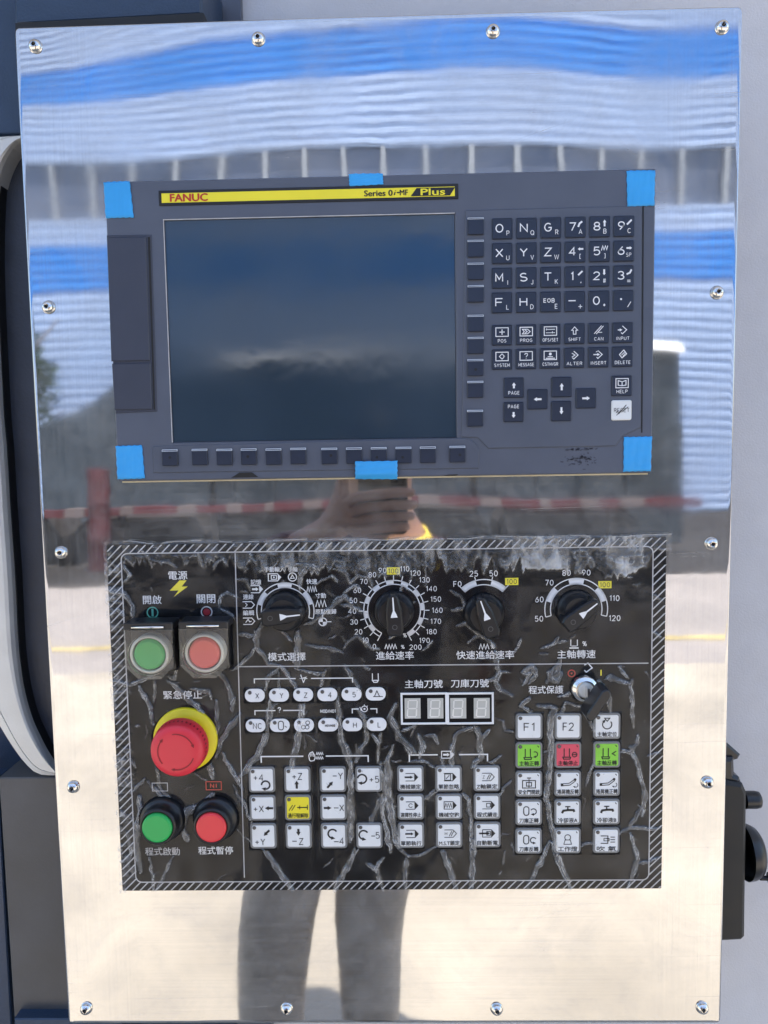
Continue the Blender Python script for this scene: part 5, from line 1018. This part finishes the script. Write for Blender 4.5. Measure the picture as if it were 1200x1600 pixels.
for (sx, sy, sz, c) in ((0.084, 0.098, 0.088, (-0.03, PY - 0.004, 1.478)),):
    n, mrow = 20, 12; V = []
    for j in range(mrow + 1):
        th = math.pi * 0.62 * j / mrow
        for i in range(n): a = 2 * math.pi * i / n; V.append(rel((c[0] + sx * math.sin(th) * math.cos(a), c[1] + sy * math.sin(th) * math.sin(a) - 0.03 * max(0, th - 1.0) * (1 if math.sin(a) > 0 else 0), c[2] + sz * math.cos(th) + (0.05 * max(0, th - 1.1) * (1 if math.sin(a) > 0.2 else 0)))))
    g.add(V, [(j * n + i, j * n + (i + 1) % n, (j + 1) * n + (i + 1) % n, (j + 1) * n + i) for j in range(mrow) for i in range(n)], 0, True)
g.build('hair', HAIR, me_)
for s in (-1, 1):
    g = G(); g.lathe(rel((-0.03 + s * 0.031, PY + 0.098, 1.452)), [(0.0, 0.012), (0.008, 0.009), (0.012, 0.0)], 12, (0, 1, 0), cap=False); g.build('eye', WHITEP, me_)
    g = G(); g.lathe(rel((-0.03 + s * 0.031, PY + 0.108, 1.452)), [(0.005, 0), (0.004, 0.0035)], 12, (0, 1, 0)); g.build('iris', HAIR, me_)
    g = G(); g.slab([(-0.03 + s * 0.046, 1.469), (-0.03 + s * 0.016, 1.472), (-0.03 + s * 0.016, 1.476), (-0.03 + s * 0.04, 1.477)], PY + 0.095, PY + 0.106, 0.0); o = g.build('eyebrow', HAIR, me_); o.location = -pc
    g = G(); g.tube([rel((-0.03 + s * 0.078, PY + 0.02, 1.425)), rel((-0.03 + s * 0.088, PY + 0.012, 1.445)), rel((-0.03 + s * 0.086, PY + 0.012, 1.468)), rel((-0.03 + s * 0.077, PY + 0.022, 1.472))], [0.006, 0.009, 0.009, 0.006]); g.build('ear', SKIN, me_)
    f = fl_ if s < 0 else fr_; g = G(); g.tube([rel(f + Vector((0, -0.075, -0.03))), rel(f + Vector((0, 0.0, -0.022))), rel(f + Vector((0, 0.10, -0.032))), rel(f + Vector((0, 0.175, -0.042)))], [0.034, 0.046, 0.04, 0.025], 14); g.build('shoe', SHOE, me_)
g = G(); g.tube([rel((-0.03, PY + 0.096, 1.455)), rel((-0.03, PY + 0.108, 1.437)), rel((-0.03, PY + 0.116, 1.418)), rel((-0.03, PY + 0.10, 1.408))], [0.007, 0.009, 0.013, 0.010], 10); g.build('nose', SKIN, me_)
g = G(); g.tube([rel((-0.052, PY + 0.091, 1.388)), rel((-0.03, PY + 0.101, 1.390)), rel((-0.008, PY + 0.091, 1.388))], [0.003, 0.0055, 0.003], 8); g.build('mouth', REDD, me_)
ph = empty('phone', (CX - 0.028, CY - 0.008, EYE - 0.06)); tag(ph, 'dark phone held upright in the photographer\'s hand, mirrored in the steel', 'phone'); I = Matrix.Translation(-Vector(ph.location))
g = G(); g.slab(rrect(CX - 0.028, EYE - 0.063, 0.075, 0.155, 0.010, 4), 0.0, 0.008, 0.0012); g.v = [(x, -y + CY - 0.012, z) for x, y, z in g.v]; o = g.build('phone_body', PLASTK); o.parent = ph; o.matrix_parent_inverse = I
g = G(); g.slab(rrect(CX - 0.0285, EYE - 0.063, 0.068, 0.147, 0.007, 4), CY - 0.0126, CY - 0.0122, 0.0); o = g.build('phone_screen', SCREEN); o.parent = ph; o.matrix_parent_inverse = I
for dx, dz in ((-0.0205, 0), (-0.0205, -0.0205)):
    g = G(); g.lathe((CX + dx, CY - 0.004, EYE + dz), [(0.008, 0), (0.008, 0.0018), (0.0065, 0.0022)], 20, (0, 1, 0)); o = g.build('camera_lens', HOLE); o.parent = ph; o.matrix_parent_inverse = I
# ------------------------------------------------------------------ crumpled protective film over the operator panel
CREASE = """466,985 466,1012 463,1040|14;398,986 404,1014 420,1036 440,1042|8;440,1040 464,1074|7;440,1040 420,1056 415,1076|7;436,1050 436,1076|5;423,1092 421,1124 412,1160 388,1198 374,1214|11
473,1096 470,1124 464,1160 456,1198|13;528,1090 530,1130 534,1160 544,1180 549,1198|11;549,1190 549,1240 548,1300 547,1314|13;558,1106 572,1124 574,1152 562,1176 556,1190|9;582,1148 590,1160 592,1190|6;596,1144 589,1166|6
460,1044 498,1054 508,1050|5;502,1072 508,1046|5;540,1040 548,1054 556,1066 563,1078|7;566,1040 579,1046|5;370,1236 382,1256 392,1286|6;412,1324 437,1360 457,1390|11;557,1326 535,1367 523,1390|11;598,1242 578,1286|8
572,1347 587,1356 599,1390|8;600,1340 587,1356|7;538,1160 551,1182|8;605,1185 608,1210 607,1243 612,1277 618,1310 630,1325|13;596,1190 600,1230 598,1270 606,1310 612,1330|9;615,1163 610,1180 601,1190|6;618,1320 638,1337 657,1335 681,1322|6
634,1341 632,1387|11;692,1330 701,1352 713,1387|11;739,1310 737,1387|12;859,1315 842,1350 824,1388|9;863,1316 876,1350 890,1387|11;986,1306 997,1341 979,1387|9;997,1348 1031,1340|7;663,1247 683,1232|7
723,1238 733,1250 735,1287 738,1324|7;780,1238 799,1219|6;640,1190 658,1187 679,1198|6;632,1160 643,1179|8;662,1160 657,1181|9;687,1181 696,1198|6;707,1158 705,1194|10;750,1160 752,1184 736,1198|9;766,1192 783,1181|6
618,1100 609,1120 620,1140 623,1152 642,1167 649,1178|11;628,1140 649,1133|6;655,1147 662,1166 657,1178|9;665,1148 677,1148 684,1162|6;703,1173 712,1148 717,1142 738,1136|7;742,1133 750,1150 750,1178|11;764,1138 755,1152|7
777,1040 780,1050 775,1067 780,1078 800,1086|8;760,1062 777,1062|6;780,1048 794,1050|4;787,1126 788,1140 801,1144|6;873,1038 858,1050 860,1060 870,1065 876,1050|10;814,1050 828,1052 817,1071|8;827,1090 813,1101 831,1114|8
840,1102 868,1106 860,1118 860,1160 858,1204 853,1245 864,1302 872,1342|10;873,1088 896,1082|6;883,1097 908,1105|6;883,1097 874,1117|7;935,1063 948,1082 954,1113|10;947,1058 981,1068|8;967,1042 981,1059|6;985,1062 987,1100 989,1136|8
918,1115 928,1142|7;916,1228 927,1192|5;968,1173 983,1174 994,1163 997,1148|7;985,1167 998,1202 1007,1241 1004,1274|9;1001,1260 992,1280 982,1290|8;966,1300 981,1293 1015,1293 1032,1294|7;906,1319 930,1317|7;983,1302 991,1325 999,1340|7
218,1070 232,1096 238,1122 240,1132|7;292,1090 308,1102 317,1114|10;298,1076 328,1080 331,1092|7;338,1094 341,1130 338,1152|8;376,1114 360,1136 346,1156 338,1182|10;366,1088 363,1112|8;348,1176 366,1210 379,1232|8;418,1106 418,1150 404,1182 377,1212|6
194,1166 204,1190 213,1198|6;244,1198 248,1214 250,1230|6;328,1192 334,1216|10;228,1216 204,1238|6;232,1220 256,1246 285,1262|8;246,1224 266,1248 289,1278|6;332,1240 314,1258 292,1268 288,1286|12;288,1294 293,1312|11;218,1244 220,1266 216,1290 214,1322 221,1360|12
200,1300 206,1330 200,1352|8;234,1340 242,1391|6;272,1336 256,1370 244,1391|6;364,1226 380,1256 393,1284|5;364,1288 393,1316|3;196,1070 220,1064 245,1057|6;218,1070 226,1088 239,1106|7;242,1062 242,1096|6;264,1064 280,1076 314,1110|9;264,1056 274,1061 279,1036|6
340,1050 352,1064 360,1078 360,1096|9;400,1012 380,1036 361,1047|7;172,1062 201,1068|6;190,878 205,900 194,912|6;165,920 195,927 207,945 210,972|8;232,866 238,887|5;240,876 260,878 278,888|5;310,864 318,887|6;297,872 303,866|4;335,884 340,878 348,872 357,884|5
367,879 388,891|5;390,864 401,882|6;370,906 387,906 391,922|5;342,949 345,932 357,926 371,932|6;345,951 367,965|5;468,924 469,900 484,886|8;464,882 488,884 497,897|8;492,912 520,899 529,907|5;522,890 540,894 548,911 560,898 576,904 583,916|5
538,926 556,913 561,922|5;512,952 530,936 540,931 549,944|9;476,977 496,966 513,949|7;532,943 552,950 574,957|6;478,1008 512,1012 536,1019|6;536,1013 544,1002 558,993 568,998 573,1012|5;434,976 455,1002|6;414,970 406,984 398,998 406,1022|9;372,990 395,992|9
660,1016 668,1010 675,1000|5;624,926 630,914 642,922|5;638,946 648,940|5;570,1000 578,1012 592,1014|5;606,998 622,990|4;704,921 720,932 732,958 735,972|5;704,953 716,950 729,948|5;712,977 728,974 740,984 750,992 731,1003|5;750,992 760,1000 773,1011|7
772,1018 775,1035 780,1050|8;782,1050 796,1050|4;800,1022 810,1010 812,998|5;846,1012 867,1005 873,994|7;842,1021 857,1022|4;867,1006 886,1002|6;875,1028 872,1050 855,1066|9;814,1050 832,1040 838,1055 826,1068|8;945,1060 952,1055 981,1066|5;176,1180 190,1200 200,1206|6;173,960 186,952 194,962|6;174,1110 188,1116|6;1020,930 1034,940|6;1018,985 1032,996|6;1012,1180 1030,1176|5"""
def vnoise(n, m, ax, az, seed):
    """smooth value noise sampled on an n x m grid with ax x az cells"""
    r = np.random.default_rng(seed); a = r.random((az + 2, ax + 2)); u = np.linspace(0, ax, m); v = np.linspace(0, az, n)
    iu = np.minimum(u.astype(int), ax - 1); iv = np.minimum(v.astype(int), az - 1); fu = u - iu; fv = v - iv; fu = fu * fu * (3 - 2 * fu); fv = fv * fv * (3 - 2 * fv)
    A = a[iv][:, iu]; B = a[iv][:, iu + 1]; C = a[iv + 1][:, iu]; D = a[iv + 1][:, iu + 1]
    return (A * (1 - fu) + B * fu) * (1 - fv)[:, None] + (C * (1 - fu) + D * fu) * fv[:, None]
def build_film():
    fx0, fx1, fz0, fz1 = ox0 - 0.0015, ox1 + 0.0035, oz0 - 0.0008, oz1 + 0.0022
    st = 0.00062; xs = np.arange(fx0, fx1, st); zs = np.arange(fz0, fz1, st); nx, nz = len(xs), len(zs); X, Z_ = np.meshgrid(xs, zs)
    H = 0.00055 + 0.00035 * vnoise(nz, nx, 30, 20, 1) + 0.00004 * vnoise(nz, nx, 120, 80, 2); Cr = 0.05 * vnoise(nz, nx, 40, 26, 3) ** 2
    N1, N2, N3 = vnoise(nz, nx, 150, 100, 31), vnoise(nz, nx, 300, 200, 32), vnoise(nz, nx, 90, 60, 33); WX, WZ = 0.0018 * (vnoise(nz, nx, 90, 60, 34) - 0.5), 0.0018 * (vnoise(nz, nx, 90, 60, 35) - 0.5)
    def crease(pts, wpx, amp=1.0, seed=0):
        nonlocal H, Cr
        P = [np.array(qq(a, b, OH)) for a, b in pts]; hw0 = wpx * 0.5 * S0 * 0.92
        for k in range(len(P) - 1):
            a, b = P[k], P[k + 1]; lo = np.minimum(a, b) - hw0 * 1.6; hi = np.maximum(a, b) + hw0 * 1.6
            i0, i1 = np.searchsorted(xs, [lo[0], hi[0]]); j0, j1 = np.searchsorted(zs, [lo[1], hi[1]])
            if i1 <= i0 or j1 <= j0: continue
            x = X[j0:j1, i0:i1] + WX[j0:j1, i0:i1]; z = Z_[j0:j1, i0:i1] + WZ[j0:j1, i0:i1]; d = b - a; n1_, n2_, n3_ = N1[j0:j1, i0:i1], N2[j0:j1, i0:i1], N3[j0:j1, i0:i1]; L = np.hypot(*d) + 1e-9; t = np.clip(((x - a[0]) * d[0] + (z - a[1]) * d[1]) / L ** 2, 0, 1)
            wob = 0.0004 * np.sin(z * 420 + seed) + 0.0003 * np.sin(x * 520 + seed * 2)
            ex = x - a[0] - t * d[0]; ez = z - a[1] - t * d[1]; dist = np.hypot(ex, ez); side = (ex * d[1] - ez * d[0]) / L + wob
            end = 1.0; s_ = (k + t) / max(len(P) - 1, 1); end = 0.55 + 0.45 * np.minimum(1, np.minimum(s_, 1 - s_) * 5)
            u = np.hypot(dist, wob * 0) / (hw0 * end) + 0.12 * np.sin(s_ * 19 + seed); m = u < 1
            v_ = side / hw0; core = np.sqrt(np.clip(1 - u * u, 0, 1)); ph = seed * 1.3
            def lip(o_, wd_): return np.exp(-((v_ - o_ - 0.16 * np.sin(s_ * 5 + ph)) / wd_) ** 2)
            rr_ = np.random.default_rng(int(seed * 10) + 5).uniform(-0.2, 0.2, 4); sm_ = np.sin(s_ * 4.1 + ph) * 0.5 + 0.5; g1 = np.clip(1.5 * n3_ - 0.1 + 0.5 * sm_, 0, 1) * (0.6 + 0.4 * n1_); g2 = np.clip(1.3 * n3_ + 0.3 - 0.7 * sm_, 0, 1) * (0.6 + 0.4 * n1_); g3 = np.clip(2.2 * n1_ - 0.8, 0, 1)
            lines = np.maximum(lip(0.66 + rr_[0], 0.13) * g1, np.maximum(lip(-0.62 + rr_[1], 0.14) * g2, 0.7 * lip(rr_[2], 0.12) * g3))
            h = amp * hw0 * (0.75 * core + 0.5 * lines); c = (0.09 + 0.17 * n3_ + 0.09 * n1_ + 0.62 * lines) * np.clip((1 - u) * 5, 0, 1)
            Hs = H[j0:j1, i0:i1]; Cs = Cr[j0:j1, i0:i1]; H[j0:j1, i0:i1] = np.where(m, np.maximum(Hs, 0.0007 + h), Hs); Cr[j0:j1, i0:i1] = np.where(m, np.maximum(Cs, np.clip(c * amp, 0, 1)), Cs)
    rows = [c for r in CREASE.split('\n') for c in r.split(';')]
    for n, c in enumerate(rows):
        p, w = c.split('|'); crease([tuple(float(v) for v in s.split(',')) for s in p.split()], float(w), random.uniform(0.7, 1.05), n * 1.7)
    for n in range(150):   # small kinks
        x, y = random.uniform(172, 1030), random.uniform(870, 1384)
        if 610 < x < 960 and 900 < y < 1080 and random.random() < 0.6: continue
        a = random.uniform(0, 6.3); l = random.uniform(4, 14); b = a + random.uniform(-1, 1)
        crease([(x, y), (x + l * math.cos(a), y + l * math.sin(a)), (x + l * math.cos(a) + l * .7 * math.cos(b), y + l * math.sin(a) + l * .7 * math.sin(b))], random.uniform(1.8, 4.0), random.uniform(0.3, 0.75), n)
    # top edge: the film stands off the board down to a ragged line
    def n1(per, seed):
        r = np.random.default_rng(seed); a = r.random(int((fx1 - fx0) / per) + 3); u = (xs - fx0) / per; i = u.astype(int); f = u - i; return a[i] * (1 - f) + a[i + 1] * f
    pxx = (xs - ox0) / (ox1 - ox0) * 876 + 165
    base = np.interp(pxx, [165, 200, 230, 370, 400, 520, 560, 600, 655, 675, 760, 815, 825, 885, 892, 960, 1010, 1020], [10, 6, 12, 12, 24, 26, 36, 44, 34, 22, 30, 24, 34, 34, 30, 46, 34, 8])
    var = np.interp(pxx, [165, 370, 400, 560, 600, 655, 675, 815, 830, 880, 890, 950, 1010], [24, 24, 34, 20, 10, 14, 36, 30, 5, 6, 26, 18, 4])
    tooth = 1 - np.abs(2 * n1(0.0042, 4) - 1); dep = (base + var * (0.75 * tooth + 0.5 * n1(0.0016, 5) - 0.55)) * S0
    dz = oz1 - 0.0065 - Z_; lim = np.broadcast_to(dep, X.shape); e = (lim - dz) / 0.0022
    inb = np.clip(e, 0, 1) * (Z_ < fz1)
    fold = 0.5 * vnoise(nz, nx, 75, 12, 6) + 0.34 * vnoise(nz, nx, 170, 30, 7) + 0.16 * vnoise(nz, nx, 330, 120, 8)
    edge = np.clip(1 - np.abs(e - 0.6) / 0.7, 0, 1)
    H += inb * (0.0003 + 0.0042 * np.abs(fold - 0.5) + 0.0009 * edge)
    cover = np.interp(pxx, [165, 380, 420, 560, 600, 670, 760, 830, 1000, 1020], [0.18, 0.2, 0.42, 0.55, 0.75, 0.5, 0.55, 0.85, 0.75, 0.15])
    rg = (1 - np.abs(2 * vnoise(nz, nx, 85, 60, 41) - 1)) ** 5 + 0.7 * (1 - np.abs(2 * vnoise(nz, nx, 190, 110, 42) - 1)) ** 6
    smooth_ = np.interp(pxx, [165, 812, 818, 888, 894, 955, 962, 1010, 1014], [0, 0, 1, 1, 0, 0, 0.8, 0.8, 0])
    Cr = np.maximum(Cr, inb * np.clip(cover * (0.06 + 0.62 * np.clip((fold - 0.42) / 0.25, 0, 1) * np.clip(1.8 * vnoise(nz, nx, 46, 40, 43) - 0.25, 0, 1) + 0.38 * rg * np.clip(2 * vnoise(nz, nx, 60, 40, 44) - 0.4, 0, 1) + 0.22 * smooth_) + 0.5 * edge * (dz > 0.0015) * (0.15 + 0.85 * np.clip((fold - 0.4) / 0.15, 0, 1)), 0, 1)); H += inb * 0.0012 * rg
    # left margin lifts too
    lm = np.clip(1 - (X - ox0) / 0.021, 0, 1) * vnoise(nz, nx, 40, 60, 9) * vnoise(nz, nx, 200, 150, 10); H += lm * 0.0022; Cr = np.maximum(Cr, np.clip(lm * 1.1 - 0.12, 0, 0.5))
    # cut edge of the film reads as a thin white line
    top_e = np.clip(1 - (fz1 - Z_) / 0.0012, 0, 1); Cr = np.maximum(Cr, top_e * 0.75 * (vnoise(nz, nx, 60, 2, 12) > 0.3)); H = np.clip(H, 0.0002, 0.006)
    Z2 = Z_ + np.where(Z_ > fz1 - 0.004, 0.0011 * (vnoise(nz, nx, 22, 1, 13) - 0.5) * 2, 0)
    # openings the buttons, keys and lamps stand through
    keep = np.ones((nz - 1, nx - 1), bool); onkey = np.zeros((nz - 1, nx - 1), bool); xc = X[:-1, :-1] + st / 2; zc = Z_[:-1, :-1] + st / 2
    for c in list(COL.objects):
        if c.parent is op and c.name.split('.')[0] in ('key', 'status_window', 'digit_window', 'display_frame'):
            bb = [Vector(b) for b in c.bound_box]; L0 = c.location if c.name.startswith(('key', 'status', 'digit')) else Vector((0, 0, 0))
            a0 = min(b.x for b in bb) + L0.x; a1 = max(b.x for b in bb) + L0.x; b0_ = min(b.z for b in bb) + L0.z; b1_ = max(b.z for b in bb) + L0.z
            onkey |= (xc > a0 - 0.0003) & (xc < a1 + 0.0003) & (zc > b0_ - 0.0003) & (zc < b1_ + 0.0003)
    keep = ~(onkey & (Cr[:-1, :-1] < 0.24)); near = np.zeros((nz, nx), bool); near[:-1, :-1] |= onkey; near[1:, 1:] |= onkey; H = np.where(near, np.maximum(H, 0.0) + 0.0013, H)
    for px, py, r in ((289, 1157, 0.0266), (255, 1278, 0.0185), (338, 1277.5, 0.0185), (446, 955, 0.0158), (616, 953.5, 0.0158), (756, 957, 0.0158), (900, 952, 0.0158), (912, 1074, 0.0112)):
        a, b = qq(px, py, OH); keep &= np.hypot(xc - a, zc - b) > r
    for px, py in ((245, 1011), (328.5, 1009)):
        a, b = qq(px, py, OH); keep &= ~((np.abs(xc - a) < 0.0178) & (np.abs(zc - b) < 0.0182))
    keep &= np.ones_like(keep); idx = np.arange(nx * nz).reshape(nz, nx); jj, ii = np.where(keep)
    quads = np.stack([idx[jj, ii], idx[jj, ii + 1], idx[jj + 1, ii + 1], idx[jj + 1, ii]], 1)
    used = np.unique(quads); remap = np.full(nx * nz, -1); remap[used] = np.arange(len(used)); quads = remap[quads]
    V = np.stack([X, -(OH + H), Z2], 2).reshape(-1, 3)[used]; C1 = Cr.reshape(-1)[used]
    me = bpy.data.meshes.new('protective_film'); me.vertices.add(len(V)); me.vertices.foreach_set('co', V.astype(np.float32).ravel())
    me.loops.add(quads.size); me.loops.foreach_set('vertex_index', quads.astype(np.int32).ravel()); me.polygons.add(len(quads)); me.polygons.foreach_set('loop_start', np.arange(0, quads.size, 4, dtype=np.int32)); me.polygons.foreach_set('loop_total', np.full(len(quads), 4, np.int32))
    me.polygons.foreach_set('use_smooth', np.ones(len(quads), bool)); me.update(calc_edges=True); me.validate()
    at_ = me.attributes.new('crease', 'FLOAT', 'POINT'); at_.data.foreach_set('value', np.clip(C1, 0, 1).astype(np.float32)); me.materials.append(FILM)
    o = bpy.data.objects.new('protective_film', me); link(o); tag(o, 'clear protective film, torn and crinkled, clinging over the black operator panel', 'film'); return o
build_film()
